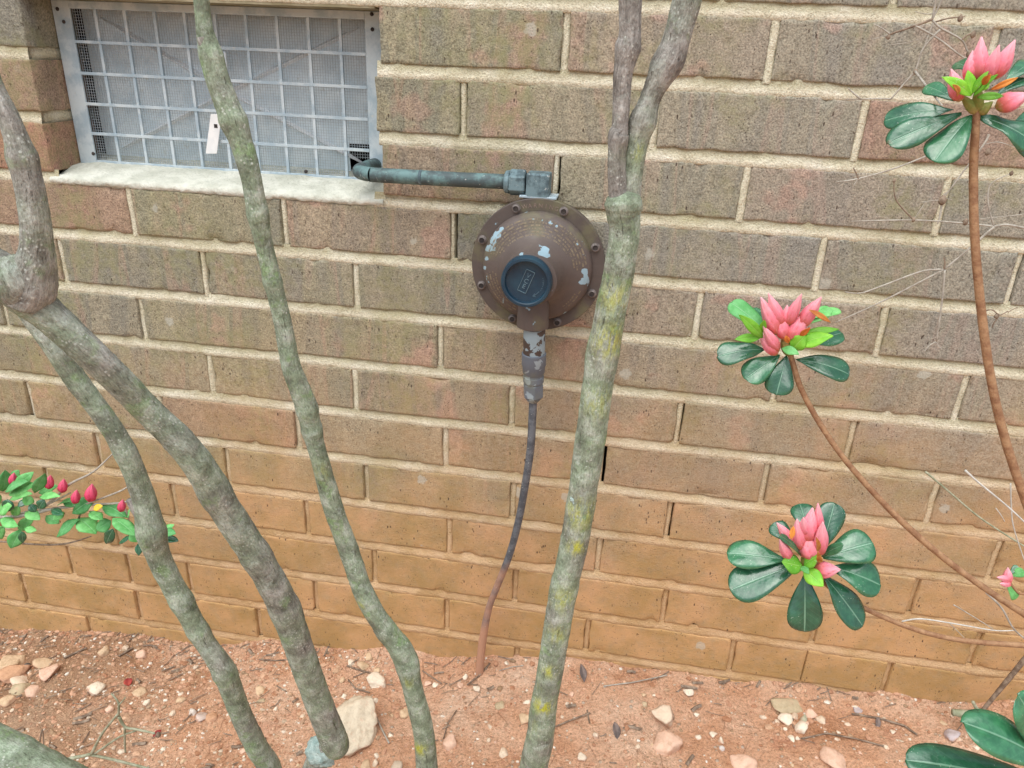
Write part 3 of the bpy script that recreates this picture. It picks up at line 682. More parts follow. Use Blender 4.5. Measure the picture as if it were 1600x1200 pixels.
# outlet fittings and feed pipe
ot = at(835, 519, -.072); ob = at(833, 628, -.066)
feed = empty('feed_pipe', ob, 'thin dark gas pipe running from grey fittings under the regulator down into the clay', 'pipe')
ax = (ob-ot).normalized(); LL = (ob-ot).length
q = lambda t: ot+ax*(LL*t)
mb = MB(); mb.lathe(q(-.06), ax, [(.0118, 0), (.0122, .003), (.0124, LL*.36)], 32); autosmooth(mb.build('sleeve', M['sleeve'], feed))
mb = MB(); mb.lathe(q(.28), ax, [(.0124, 0), (.0137, .0008), (.0138, LL*.17), (.0129, LL*.19), (.0125, LL*.28), (.0112, LL*.30), (.0112, LL*.33), (.0119, LL*.335), (.0119, LL*.41), (.0105, LL*.43), (.0108, LL*.46)], 36); autosmooth(mb.build('coupling', M['fit'], feed))
mb = MB(); mb.lathe(q(.71), ax, [(.0105, 0), (.0122, .0012), (.0122, LL*.19), (.0108, LL*.215)], 6); mb.lathe(q(.92), ax, [(.0105, 0), (.0062, LL*.07)], 24); mb.build('nut', M['fit'], feed, bevel=.0008)
gb = ground_hit(748, 1056)
P = [(q(.93), .0046)]+[(at(x, y, Y), .0047) for x, y, Y in ((832, 650, -.066), (829, 700, -.063), (821, 755, -.057), (810, 815, -.05), (795, 870, -.043), (776, 918, -.036), (764, 950, -.031), (755, 995, -.028))]
P[-1] = (P[-1][0], .0056); P += [(at(750, 1040, -.026), .0060), (at(748, 1075, -.026), .0062)]
tube('pipe', P, M['feed'], feed, 7, 16, .02, 80)

# ---------------------------------------------------------------- bare stems
def slant(L):
    'widths were read across the picture: turn them into widths across the stem'
    out = []
    for i, q in enumerate(L):
        a, b = L[max(i-1, 0)], L[min(i+1, len(L)-1)]; dx, dy = b[0]-a[0], b[1]-a[1]; k = max(.68, abs(dy)/max(1e-6, math.hypot(dx, dy)))
        out.append((q[0], q[1], q[2]*k*.92, q[3]))
    return out
def stem(label, main, branches=(), color=(.5, .2, .4), moss=(), knots=(), lich=(), root=None):
    P = pp(*slant(main))
    if root:
        g = Vector(root); g.z = gz(g.x, g.y)-.02; P.append((P[-1][0].lerp(g, .5), P[-1][1]*1.05)); P.append((g, P[-1][1]*1.15))
    t = empty('bare_stem', P[-1][0], label, 'stem', 'bare shrub stems before the wall')
    ms = [(at(px, py, Y)-FW*.012, s_, sc) for px, py, Y, s_, sc in moss]; kn = [(at(px, py, Y), k) for px, py, Y, k in knots]
    o = tube('trunk', P, M['bark'], t, 16, 40, .06, 75, ms, knots=kn); o.color = (*color, 1)
    for b in branches:
        o = tube('branch', pp(*slant(b[0])), M['bark'], t, 16, 36, .065, 75, ms, knots=kn); o.color = (*b[1], 1)
    for px, py, Y, w, off in lich:
        c_ = at(px, py, Y)-FW*off; rad = w*dep(c_)/F/2; lv, lf = [], []
        bm = bmesh.new(); bmesh.ops.create_icosphere(bm, subdivisions=4, radius=1)
        for vv in bm.verts:
            p = vv.co; k = 1+.28*noise.noise(p*2.5+c_*30)+.16*noise.noise(p*7)+.09*noise.noise(p*17)
            d = RT*p.x+UP*p.y+FW*p.z*.62; lv.append(c_+d*rad*k)
        lf = [[q.index for q in ff.verts] for ff in bm.faces]; bm.free(); mesh('lichen', lv, lf, M['lich'], t)
    return t
s1 = [(8, 400, 30, -.46), (20, 425, 88, -.46), (42, 462, 90, -.455), (80, 496, 84, -.45), (150, 560, 74, -.44), (230, 640, 68, -.42), (300, 712, 64, -.405), (345, 785, 62, -.39), (395, 860, 58, -.375), (440, 940, 54, -.36), (470, 1020, 50, -.345), (495, 1090, 49, -.33), (512, 1132, 50, -.322), (521, 1154, 50, -.318), (526, 1168, 44, -.314), (528, 1176, 24, -.312)]
stem('thick leaning grey stem forking at the left edge, foot beside the big pale rock', s1,
     [([(42, 470, 74, -.455), (54, 420, 66, -.455), (57, 380, 50, -.455), (52, 325, 47, -.455), (37, 255, 46, -.455), (16, 190, 38, -.455), (-8, 140, 34, -.455), (-25, 95, 34, -.455)], (.42, .0, .25)),
      ([(30, 452, 70, -.458), (5, 415, 66, -.46), (-30, 395, 60, -.465), (-80, 372, 58, -.47)], (.3, 0, .3)),
      ([(520, 1154, 36, -.308), (506, 1172, 46, -.303), (494, 1194, 42, -.30), (486, 1230, 42, -.30), (470, 1330, 46, -.31), (458, 1440, 50, -.31)], (.4, 0, .4))],
     (.50, .02, .5), [(295, 552, -.43, .006, .7)], [(40, 440, -.455, .13), (340, 765, -.39, .12), (395, 870, -.375, .1), (445, 955, -.36, .12), (33, 245, -.455, .14), ],
     [(505, 1170, -.304, 48, .004)], None)
stem('thin lichen-grey stem at left passing before the red-budded azalea branch', [(20, 440, 46, -.37), (55, 498, 46, -.37), (85, 540, 44, -.37), (118, 592, 43, -.365), (165, 655, 41, -.36), (200, 715, 40, -.355), (225, 780, 39, -.35), (236, 828, 45, -.35), (250, 875, 41, -.345), (284, 940, 41, -.34), (318, 1000, 39, -.335), (350, 1048, 41, -.33), (374, 1110, 37, -.32), (400, 1165, 39, -.31), (424, 1215, 40, -.30)],
     [([(238, 838, 22, -.352), (222, 815, 17, -.353), (210, 795, 15, -.354), (203, 780, 14, -.354)], (.2, 0, .3))], (.62, .04, .55), [], [(236, 832, -.35, .14), (284, 940, -.34, .12), (305, 985, -.335, .14), (352, 1050, -.33, .12), (190, 705, -.355, .1)], [], (-.29, -.33, 0))
stem('slender wavy green-grey stem crossing before the vent', [(312, -25, 26, -.34), (319, 40, 28, -.34), (328, 80, 38, -.34), (342, 130, 42, -.34), (361, 180, 44, -.34), (380, 232, 39, -.34), (393, 280, 34, -.34), (402, 330, 34, -.338), (412, 380, 31, -.335), (426, 440, 30, -.333), (441, 500, 31, -.33), (455, 570, 33, -.33), (477, 630, 36, -.325), (487, 672, 33, -.322), (500, 720, 31, -.32), (520, 790, 34, -.315), (545, 860, 35, -.31), (570, 930, 37, -.31), (600, 980, 41, -.305), (630, 1022, 43, -.30), (646, 1080, 35, -.30), (661, 1140, 36, -.295), (668, 1205, 37, -.29)],
     [([(334, 98, 24, -.342), (322, 78, 22, -.343), (317, 58, 20, -.343)], (.3, 0, .2))], (.72, .05, .5), [(655, 1165, -.295, .008, 1.2), (566, 940, -.31, .006, .5), (640, 1060, -.30, .006, .4), (505, 740, -.32, .01, .3)],
     [(330, 85, -.34, .12), (366, 190, -.34, .14), (403, 335, -.338, .1), (423, 440, -.333, .12), (480, 640, -.325, .12), (488, 672, -.322, .12), (600, 982, -.305, .1), (640, 1040, -.3, .1)], [], (-.03, -.33, 0))
stem('stout upright stem right of the regulator, forked on top, streaked with yellow moss', [(973, 296, 22, -.30), (974, 306, 52, -.30), (974, 322, 60, -.30), (974, 335, 56, -.30), (976, 360, 51, -.30), (968, 420, 52, -.30), (956, 480, 54, -.30), (944, 540, 56, -.30), (934, 600, 53, -.30), (926, 660, 52, -.30), (918, 720, 51, -.30), (908, 785, 48, -.30), (897, 850, 49, -.30), (883, 910, 47, -.30), (872, 970, 47, -.30), (861, 1040, 44, -.30), (850, 1100, 45, -.295), (842, 1160, 47, -.29), (832, 1215, 48, -.285)],
     [([(968, 318, 34, -.302), (965, 290, 33, -.302), (964, 255, 32, -.302), (966, 212, 33, -.302), (968, 205, 28, -.302), (971, 160, 29, -.302), (973, 120, 32, -.302), (981, 75, 41, -.302), (984, 48, 37, -.302), (985, -30, 43, -.302)], (.12, .0, .3)),
      ([(980, 318, 44, -.298), (987, 280, 36, -.297), (994, 230, 38, -.296), (1005, 188, 44, -.295), (1018, 150, 38, -.294), (1034, 115, 52, -.293), (1048, 88, 54, -.292), (1060, 50, 50, -.291), (1082, -30, 54, -.29)], (.32, .0, .45))],
     (.62, .32, .55), [(848, 1094, -.295, .0085, 1.4), (958, 470, -.3, .012, .55), (950, 535, -.3, .013, .7), (932, 630, -.3, .012, .4), (903, 800, -.3, .014, .6), (900, 850, -.3, .007, 1.), (877, 930, -.3, .012, .5), (870, 985, -.3, .010, .5), (857, 1040, -.3, .006, .9), (990, 245, -.296, .006, .6)],
     [(972, 318, -.3, .05), (1040, 100, -.292, .10), (1002, 190, -.295, .12), (981, 75, -.302, .1), (966, 214, -.302, .08), (906, 790, -.3, .06), (940, 560, -.3, .05), (880, 920, -.3, .06)], [(899, 777, -.3, 18, .0085)], (.07, -.33, 0))
# mossy limb in the lower left corner
P = pp((-60, 1150, 74, -.42), (10, 1182, 72, -.42), (80, 1214, 66, -.415), (160, 1262, 62, -.41), (260, 1330, 60, -.40), (420, 1480, 60, -.40), (520, 1600, 60, -.40))
t = empty('mossy_limb', P[0][0], 'mossy green limb lying low across the lower left corner', 'limb')
o = tube('limb', P, M['bark'], t, 9, 32, .1, 70); o.color = (.95, .05, .3, 1)

# ---------------------------------------------------------------- leaves, buds
def leaf(name, b, tip, wid, mat, parent, face, kind='ob', droop=None, fold=.18, ns=15, nt=8, curl=0):
    Lv = tip-b; Ln = Lv.length; l = Lv/Ln; w = l.cross(face).normalized(); n_ = w.cross(l).normalized()
    v, f, uv = [], [], []; ph = random.uniform(0, 6); droop = random.uniform(.04, .22) if droop is None else droop; wv = random.uniform(.02, .07)
    for i in range(ns+1):
        s_ = 1-(1-i/ns)**1.7
        if kind == 'ob': hw = (max(0, s_-.02)**.78)*math.sqrt(max(0, 1-s_**4.2))*1.24
        else: hw = math.sin(math.pi*min(1, max(0, s_)))**.82*(1-.12*s_)
        hw = max(hw, .035 if s_ < .9 else .004)
        for j in range(nt+1):
            q = -1+2*j/nt; a = q*hw*wid/2
            z = fold*abs(a) - droop*Ln*(4*(s_-.45)**2-.8)*.5 + wv*wid*math.sin(s_*9+ph+q*1.5)*abs(q) - .10*abs(q)**3*wid*hw
            if curl: z -= curl*Ln*max(0, s_-.6)**2*4
            v.append(b+l*(s_*Ln)+w*a+n_*z); uv.append((s_, q, 0))
    for i in range(ns):
        for j in range(nt): f.append([i*(nt+1)+j, (i+1)*(nt+1)+j, (i+1)*(nt+1)+j+1, i*(nt+1)+j+1])
    o = mesh(name, v, f, mat, parent, True, {'blade': ('FLOAT_VECTOR', uv)})
    sm = o.modifiers.new('thickness', 'SOLIDIFY'); sm.thickness = .0003; o.color = (random.random(), random.random(), random.random(), 1); return o
def bud(b, tip, wid, mat, parent, round_=False, name='bud'):
    Lv = tip-b; Ln = Lv.length; l = Lv/Ln; u = l.orthogonal().normalized(); w = l.cross(u); v, f, uv = [], [], []; N, K = 16, 30; ph = random.uniform(0, 6)
    for i in range(N+1):
        s_ = i/N
        r_ = math.sin(math.pi*min(1, s_**.8))**.75 if round_ else (math.sin(math.pi*min(1, (s_*.97+.02)**.72))**.9)
        if not round_: r_ = r_*(1-.18*s_)
        r_ = max(r_, .05)
        for j in range(K):
            a = 2*math.pi*j/K; g = ((a+ph)/(2*math.pi)*5+s_*.9) % 1            # five petals wrapped one over the next
            rr = wid/2*r_*(.80+.27*g**.5 if not round_ else .9+.12*g**.6)
            dl = -.05*Ln*(1-g)*s_**3
            v.append(b+l*(s_*Ln+dl)+(u*math.cos(a)+w*math.sin(a))*rr); uv.append((s_, g, 0))
    for i in range(N):
        for j in range(K):
            k = (j+1) % K; f.append([i*K+j, i*K+k, (i+1)*K+k, (i+1)*K+j])
    f.append(list(range(K))[::-1]); f.append([N*K+j for j in range(K)])
    return mesh(name, v, f, mat, parent, True, {'blade': ('FLOAT_VECTOR', uv)})
def face_at(p, up=.35, j=.3):
    d = (CAM-p).normalized()+Vector((0, 0, up))+Vector((random.uniform(-j, j), random.uniform(-j, j), random.uniform(-j, j))); return d.normalized()
def sprig(label, Y, stalk, leaves, youngs, buds, bracts, root, cat='flower sprig', leafm='leaf', group='azalea sprigs with pink buds', heart=None):
    P = pp(*stalk); t = empty('azalea_sprig', P[-1][0], label, cat, group)
    if root:
        d = (P[-1][0]-P[-2][0]).normalized(); P.append((P[-1][0]+d*.10, P[-1][1]*1.05)); g = P[-1][0]+d*.16+Vector((.05, 0, 0)); g.z = gz(g.x, g.y)-.01; P.append((P[-1][0].lerp(g, .5)+Vector((.01, 0, .01)), P[-1][1])); P.append((g, P[-1][1]*1.1))
    tube('stalk', P, M['stalk'], t, 8, 12, .05, 300)
    def put(name, L, mat, kind, up, dY=0, **kw):
        for bx, by, tx, ty, w, *ex in L:
            dd = ex[0] if ex else random.uniform(-.010, .006); mt = ex[1] if len(ex) > 1 else mat
            b = at(bx, by, Y+dY); tip = at(tx, ty, Y+dY+dd); wid = w*dep((b+tip)/2)/F
            leaf(name, b, tip, wid*(1.28 if kind == 'ob' else 1.15), M[mt], t, face_at((b+tip)/2, up), kind, **kw)
    put('leaf', leaves, leafm, 'ob', .7, fold=.2)
    put('young_leaf', youngs, 'young', 'el', .3, -.008)
    for bx, by, tx, ty, w in buds:
        dd = random.uniform(-.008, .004); b = at(bx, by, Y-.004); tip = at(tx, ty, Y-.006+dd); bud(b, tip, w*dep(b)/F, M['bud'], t)
    put('bract', bracts, 'bract', 'el', .2, -.014, fold=.4)
    if heart:   # green calyx mass under the buds
        for bx, by, tx, ty, w in heart: bud(at(bx, by, Y), at(tx, ty, Y-.002), w*dep(at(bx, by, Y))/F, M['calyx'], t, name='calyx')
    return t
M['calyx'] = plain('green_calyx', (.20, .24, .05), (.36, .26, .09), 120, .6)
sprig('topmost azalea sprig on a tall bare brown stalk, pink buds over drooping dark leaves', -.385,
      [(1527, 165, 11, -.385), (1524, 205, 12, -.385), (1521, 280, 13, -.385), (1525, 400, 13, -.388), (1543, 560, 13, -.39), (1566, 670, 13, -.393), (1598, 770, 13, -.396), (1640, 880, 14, -.40)],
      [(1490, 172, 1381, 188, 42, .012), (1502, 178, 1387, 224, 44, -.004), (1518, 180, 1460, 252, 56, -.012), (1530, 182, 1622, 226, 48, -.008), (1572, 205, 1630, 256, 40, .014), (1492, 158, 1446, 134, 26, .02), (1520, 112, 1494, 98, 22, .02), (1570, 130, 1618, 96, 32, .014), (1556, 150, 1606, 122, 22, .006), (1585, 190, 1640, 178, 36, .01)],
      [(1517, 150, 1474, 120, 17, -.006), (1518, 148, 1512, 110, 16, 0), (1519, 146, 1544, 111, 10, -.004), (1521, 150, 1558, 116, 11, -.008), (1527, 152, 1568, 150, 11, -.004), (1530, 140, 1546, 130, 12, .0)],
      [(1527, 126, 1534, 56, 27), (1540, 128, 1562, 69, 24), (1552, 124, 1587, 61, 27), (1500, 158, 1486, 107, 27), (1556, 168, 1612, 146, 32), (1512, 128, 1520, 78, 20)],
      [(1548, 140, 1590, 121, 9), (1496, 150, 1490, 132, 10), (1536, 132, 1548, 116, 10)], (.66, -.40, -.88), heart=[(1526, 178, 1500, 146, 16), (1528, 178, 1552, 158, 18), (1526, 176, 1530, 130, 18)])
sprig('middle azalea sprig, open cluster of pink buds with pale green young leaves', -.34,
      [(1234, 548, 10, -.34), (1238, 564, 9, -.34), (1252, 608, 9, -.342), (1285, 668, 9, -.345), (1330, 730, 9, -.35), (1400, 806, 10, -.355), (1470, 868, 10, -.36), (1540, 920, 10, -.365), (1620, 972, 11, -.37)],
      [(1200, 522, 1142, 472, 34, .012, 'light'), (1206, 510, 1170, 484, 22, .02), (1196, 546, 1121, 556, 39, -.006), (1218, 555, 1164, 592, 40, -.01), (1229, 556, 1213, 617, 41, -.012), (1243, 562, 1328, 584, 42, -.006), (1258, 540, 1315, 520, 34, .015), (1256, 508, 1298, 482, 20, .008, 'light'), (1262, 500, 1314, 484, 16, .014, 'light')],
      [(1192, 528, 1156, 492, 16), (1188, 528, 1148, 530, 14), (1245, 540, 1301, 524, 24, -.006), (1250, 522, 1312, 514, 12, .004), (1238, 546, 1258, 524, 24, -.004), (1222, 544, 1248, 553, 13, -.008, 'light'), (1190, 520, 1194, 500, 10)],
      [(1215, 522, 1188, 463, 24), (1222, 510, 1200, 457, 21), (1225, 530, 1218, 483, 25), (1230, 508, 1253, 458, 19), (1232, 532, 1266, 484, 30), (1250, 510, 1284, 463, 24), (1214, 554, 1186, 520, 22), (1216, 548, 1192, 509, 19), (1228, 506, 1230, 476, 16)],
      [(1264, 484, 1298, 504, 8, -.004), (1250, 524, 1266, 512, 8), (1228, 524, 1232, 536, 8)], (.66, -.38, -.86), heart=[(1234, 556, 1222, 520, 18), (1234, 556, 1240, 524, 16)])
sprig('lowest azalea sprig, tight pink buds ringed by a rosette of broad dark glossy leaves', -.40,
      [(1262, 880, 8, -.394), (1290, 912, 8, -.392), (1338, 944, 8, -.39), (1420, 980, 8, -.388), (1500, 1000, 8, -.386), (1620, 1010, 9, -.384)],
      [(1232, 876, 1136, 864, 46, .004), (1252, 880, 1141, 922, 58, -.010), (1257, 896, 1257, 987, 52, -.014), (1284, 896, 1348, 978, 48, -.010), (1296, 886, 1377, 914, 52, -.004), (1286, 872, 1364, 848, 54, .006), (1282, 862, 1304, 786, 40, .014), (1264, 836, 1250, 787, 34, .018), (1240, 850, 1208, 818, 30, .014), (1256, 874, 1220, 836, 13, -.014), (1284, 870, 1316, 852, 16, -.01)],
      [(1254, 886, 1222, 878, 28, -.004), (1256, 884, 1280, 868, 22, -.004), (1256, 888, 1286, 916, 24, -.01), (1252, 886, 1264, 896, 10, -.012, 'light')],
      [(1260, 846, 1270, 792, 27), (1280, 830, 1278, 785, 16), (1250, 858, 1245, 810, 22), (1266, 872, 1263, 832, 34), (1280, 866, 1286, 814, 24), (1240, 850, 1213, 816, 18), (1234, 874, 1218, 842, 18), (1272, 890, 1314, 890, 28), (1258, 836, 1255, 808, 18)],
      [(1236, 842, 1240, 822, 8), (1277, 862, 1276, 840, 8, -.006), (1282, 878, 1278, 862, 8)], (.66, -.39, -.86), heart=[(1262, 886, 1262, 856, 22), (1264, 886, 1278, 868, 16)])
# leaves of the shrub that pokes in at the lower right corner
t = sprig('corner azalea spray of large speckled dark green leaves without buds, bottom right', -.42,
      [(1648, 1196, 9, -.42), (1670, 1220, 9, -.42), (1700, 1260, 10, -.42)],
      [(1650, 1206, 1510, 1128, 66, -.004), (1660, 1236, 1416, 1186, 66, .0), (1650, 1200, 1592, 1086, 62, .006)], [], [], [], (0, 0, 0), 'leafy spray', 'leaf', 'azalea leaves')
sprig('tiny azalea tip with one small pink bud close to the wall at the right edge', -.07,
      [(1576, 908, 4, -.07), (1590, 925, 4, -.07), (1625, 960, 5, -.07), (1700, 1180, 6, -.07)],
      [(1580, 900, 1600, 892, 15, 0, 'light'), (1577, 898, 1590, 884, 9, .006), (1573, 912, 1588, 936, 15, 0, 'light')], [], [(1580, 905, 1557, 902, 12), (1574, 912, 1575, 886, 15), (1578, 912, 1562, 912, 12)], [(1566, 938, 1576, 944, 6, 0, 'yellow')], None, 'flower tip', 'leaf', 'azalea sprigs with pink buds')
# small-leaved azalea branch at the left
YB = -.12
P = [(Vector((-1.12, YB-.05, gz(-1.12, YB-.05)-.01)), .0024)] + pp((-60, 812, 6, YB), (0, 808, 6, YB), (20, 808, 6, YB), (60, 800, 6, YB), (84, 795, 5, YB), (131, 789, 4, YB), (187, 786, 3, YB), (212, 779, 3, YB))
ab = empty('azalea_branch', P[0][0], 'low azalea branch at left with small bright green leaves and red buds', 'branch')
tube('twig', P, M['twig'], ab, 6, 8, .05, 200)
for L in ([(60, 800, 5, YB), (88, 776, 4, YB), (110, 756, 4, YB-.005), (146, 737, 3, YB-.01), (180, 705, 2, YB-.01)], [(131, 789, 3, YB), (184, 769, 3, YB-.01), (204, 758, 2, YB-.01)], [(-20, 820, 3, YB), (20, 806, 3, YB), (70, 790, 3, YB), (110, 770, 2, YB)], [(187, 786, 3, YB), (200, 805, 3, YB), (205, 835, 3, YB+.01), (250, 838, 2, YB+.01)]):
    tube('twig', pp(*L), M['twig'], ab, 6, 8, .05, 200)
for L in ([(0, 846, 3, YB+.03), (65, 851, 3, YB+.03), (105, 849, 3, YB+.03), (142, 838, 2, YB+.03)], [(28, 822, 3, YB), (10, 812, 3, YB)], [(122, 812, 3, YB), (131, 790, 3, YB)], [(178, 812, 2, YB), (187, 786, 2, YB)]):
    tube('twig', pp(*L), M['dtwig'], ab, 6, 8, .05, 200)
for bx, by, tx, ty, w, mt in ((4, 768, 8, 735, 18, 0), (8, 768, 42, 751, 15, 0), (22, 764, 52, 738, 15, 0), (14, 772, 56, 757, 18, 0), (54, 770, 70, 740, 14, 0), (60, 770, 90, 759, 13, 0), (15, 780, 50, 771, 13, 0), (12, 780, 13, 799, 17, 1), (44, 780, 27, 792, 9, 1), (62, 776, 93, 775, 11, 0), (0, 812, 28, 822, 13, 0), (28, 826, 51, 812, 15, 0), (32, 827, 17, 857, 18, 0), (34, 830, 36, 848, 9, 1), (38, 826, 57, 829, 9, 2), (148, 778, 112, 802, 19, 0), (124, 811, 87, 839, 16, 0), (122, 809, 150, 834, 24, 0), (160, 788, 198, 808, 20, 0), (174, 814, 150, 828, 18, 0), (176, 810, 211, 836, 21, 0), (200, 808, 204, 797, 9, 0), (177, 826, 166, 850, 14, 1), (205, 838, 186, 849, 9, 1), (204, 832, 217, 846, 14, 0), (217, 848, 217, 868, 9, 1), (250, 838, 272, 820, 14, 0), (252, 832, 274, 834, 13, 0), (257, 841, 279, 845, 10, 1), (70, 780, 60, 795, 12, 1), (90, 790, 110, 782, 10, 2), (-2, 790, -20, 770, 18, 0), (-4, 820, -20, 840, 18, 0), (-5, 775, 4, 750, 16, 0), (98, 782, 122, 790, 12, 0), (72, 806, 92, 818, 13, 0), (100, 800, 84, 812, 11, 0), (-2, 800, 18, 790, 16, 0), (20, 750, 30, 735, 12, 0), (40, 800, 62, 812, 14, 0), (48, 775, 40, 790, 13, 0), (80, 796, 98, 804, 10, 1), (6, 822, -8, 842, 17, 0), (140, 800, 160, 812, 14, 0), (190, 812, 180, 826, 11, 0), (30, 790, 20, 806, 12, 2), (46, 788, 56, 800, 10, 1), (146, 796, 160, 790, 9, 3)):
    dy = random.uniform(-.02, .01); b = at(bx, by, YB+dy); tip = at(tx, ty, YB+dy+random.uniform(-.012, .004)); o = leaf('leaf', b, tip, w*1.38*dep(b)/F, M[('light', 'leaf', 'light', 'yellow')[mt]], ab, face_at(b, .7, .45), 'el', ns=8, nt=6)
for cx_, cy_, r_ in ((20, 748, 9), (77, 753, 10), (98, 759, 10), (118, 776, 10), (142, 770, 13), (190, 790, 9)):
    b = at(cx_-1, cy_+r_, YB-.01); tip = at(cx_+2, cy_-r_*1.1, YB-.012); bud(b, tip, 2*r_*.72*dep(b)/F, M['redbud'], ab, False)

# ---------------------------------------------------------------- dry twigs
def twigs(label, lines, mat, Y, group='dry twigs before the wall', cat='twig', nodes=()):
    P = pp(*[(x, y, lines[0][1], Y) for x, y in lines[0][0]])
    t = empty('dry_twig', P[0][0], label, cat, group)
    for L, w, *ex in lines:
        yy = ex[0] if ex else Y; yy = yy if isinstance(yy, (list, tuple)) else [yy]*len(L)
        Q = [(x, y, w*(1-.35*i/max(1, len(L)-1)), q) for i, ((x, y), q) in enumerate(zip(L, yy))]
        if len(Q) == 2:
            (x0, y0, w0, q0), (x1, y1, w1, q1) = Q; Q.insert(1, ((x0+x1)/2+random.uniform(-1.5, 1.5), (y0+y1)/2+random.uniform(-1.5, 1.5), (w0+w1)/2, (q0+q1)/2))
        tube('twig', pp(*Q), M[ex[1] if len(ex) > 1 else mat], t, 5, 8, .12, 300)
    for x, y, w in nodes:
        p = at(x, y, Y); r_ = w*dep(p)/F/2; bud(p-Vector((0, 0, r_*1.3)), p+Vector((.2*r_, 0, r_*1.6)), 2*r_, M['dtwig'], t, True, 'seed_capsule')
    return t
twigs('dry branching twig hanging from the top edge left of the topmost pink buds', [([(1464, -20), (1460, 12), (1457, 30)], 5), ([(1478, -15), (1468, 8), (1458, 28)], 4), ([(1457, 30), (1425, 42), (1392, 53), (1384, 59)], 4, -.2, 'dtwig'), ([(1390, 53), (1366, 38)], 2.5), ([(1392, 53), (1362, 62)], 1.5), ([(1457, 32), (1470, 44), (1502, 62), (1512, 80), (1522, 86)], 3.5), ([(1469, 46), (1443, 75), (1434, 100), (1430, 112)], 3.5), ([(1458, 36), (1443, 76)], 3), ([(1430, 40), (1465, 60), (1506, 90), (1520, 88)], 3.5), ([(1430, 112), (1410, 134), (1392, 155)], 3.5), ([(1392, 155), (1370, 154), (1345, 155), (1320, 155)], 2.5), ([(1345, 155), (1325, 138)], 3), ([(1430, 112), (1450, 138), (1472, 165)], 4, [-.2, -.33, -.405]), ([(1393, 70), (1420, 66), (1440, 60)], 1.5), ([(1420, 76), (1432, 70), (1441, 64)], 1.2), ([(1462, 34), (1485, 28), (1508, 26)], 2.5, -.2, 'dtwig'), ([(1462, 20), (1448, 22), (1430, 18)], 1.5), ([(1503, 62), (1513, 54), (1524, 52)], 3, -.2, 'dtwig')], 'twig', -.2, nodes=((1516, 84, 12), (1430, 112, 7), (1520, 54, 8), (1500, 29, 8), (1388, 58, 6)))
twigs('pale forked dry twig entering from the right edge and spreading low across the bricks', [([(1640, 362), (1600, 356), (1572, 351), (1553, 354)], 4.5), ([(1553, 354), (1520, 350), (1430, 344), (1330, 346)], 3), ([(1553, 354), (1515, 388), (1475, 421)], 4), ([(1475, 421), (1400, 460), (1355, 482), (1305, 504)], 3), ([(1475, 421), (1440, 424), (1380, 446), (1345, 458), (1320, 456)], 3), ([(1476, 422), (1472, 470), (1463, 534)], 3.5), ([(1463, 534), (1452, 540), (1444, 550)], 2.5), ([(1463, 535), (1472, 545)], 1.5), ([(1553, 354), (1545, 325), (1544, 300), (1552, 284), (1580, 271)], 2.5), ([(1428, 344), (1400, 312), (1397, 282)], 2.5, -.09, 'dtwig'), ([(1428, 343), (1440, 325), (1446, 315)], 1.5), ([(1475, 420), (1475, 402)], 3, -.09, 'dtwig'), ([(1600, 335), (1570, 338), (1530, 342)], 1.5)], 'twig', -.09, nodes=((1508, 347, 8), (1427, 343, 6), (1397, 282, 5), (1580, 271, 6)))
twigs('dry twig with a round seed capsule passing behind the tall stalk', [([(1545, 210), (1537, 226), (1500, 275), (1474, 310)], 3.5), ([(1472, 314), (1469, 335), (1465, 350)], 3.5), ([(1472, 310), (1480, 300)], 2), ([(1472, 312), (1440, 316)], 1.5), ([(1478, 310), (1488, 313)], 1.5), ([(1537, 226), (1560, 222), (1585, 230)], 1.5)], 'twig', -.08, nodes=((1472, 313, 12), (1543, 238, 8)))
twigs('short dry twig with a hooked tip under the topmost dark leaves', [([(1470, 234), (1440, 247), (1392, 265), (1342, 279), (1306, 285)], 3), ([(1341, 279), (1333, 262)], 2.5, -.06, 'dtwig'), ([(1341, 279), (1333, 293)], 2)], 'twig', -.06)
twigs('curled dark twig scrap right of the tall stalk near the right edge', [([(1536, 487), (1550, 484), (1562, 492), (1575, 486)], 2.5), ([(1562, 492), (1553, 505), (1550, 512)], 2.5), ([(1575, 488), (1590, 480)], 1.5)], 'dtwig', -.04, nodes=((1556, 494, 6),))
twigs('bleached white stalk slanting down to the right edge', [([(1508, 735), (1530, 755), (1575, 792), (1620, 834)], 3.6), ([(1556, 794), (1570, 815)], 1.5)], 'wtwig', -.2)
twigs('thin green-grey stalk left of the bleached white stalk', [([(1446, 737), (1480, 766), (1530, 808), (1585, 844), (1625, 868)], 3.5)], 'gtwig', -.1)
twigs('fine upright whitish twig crossing the bleached stalk', [([(1579, 755), (1580, 790), (1584, 825), (1602, 880)], 2.5)], 'wtwig', -.18)
twigs('arched white dead grass stem along the lower right mortar joint', [([(1409, 971), (1440, 967), (1500, 976), (1553, 985), (1586, 985)], 2.6, -.15, 'wtwig'), ([(1490, 945), (1520, 963), (1552, 983)], 2), ([(1541, 926), (1565, 950), (1586, 985), (1625, 1015)], 3.5), ([(1485, 975), (1500, 990), (1510, 1000)], 1.5)], 'twig', -.15)
twigs('dark stick leaning on the wall with a cut green-grey stub at its foot, lower right', [([(1625, 1000), (1596, 1036), (1562, 1078), (1532, 1114)], 9, -.05, 'dtwig'), ([(1536, 1118), (1512, 1116), (1488, 1113)], 16, -.05), ([(1532, 1114), (1524, 1104), (1520, 1096)], 7, -.05), ([(1532, 1112), (1555, 1126), (1580, 1140)], 14, -.05)], 'gtwig', -.05)
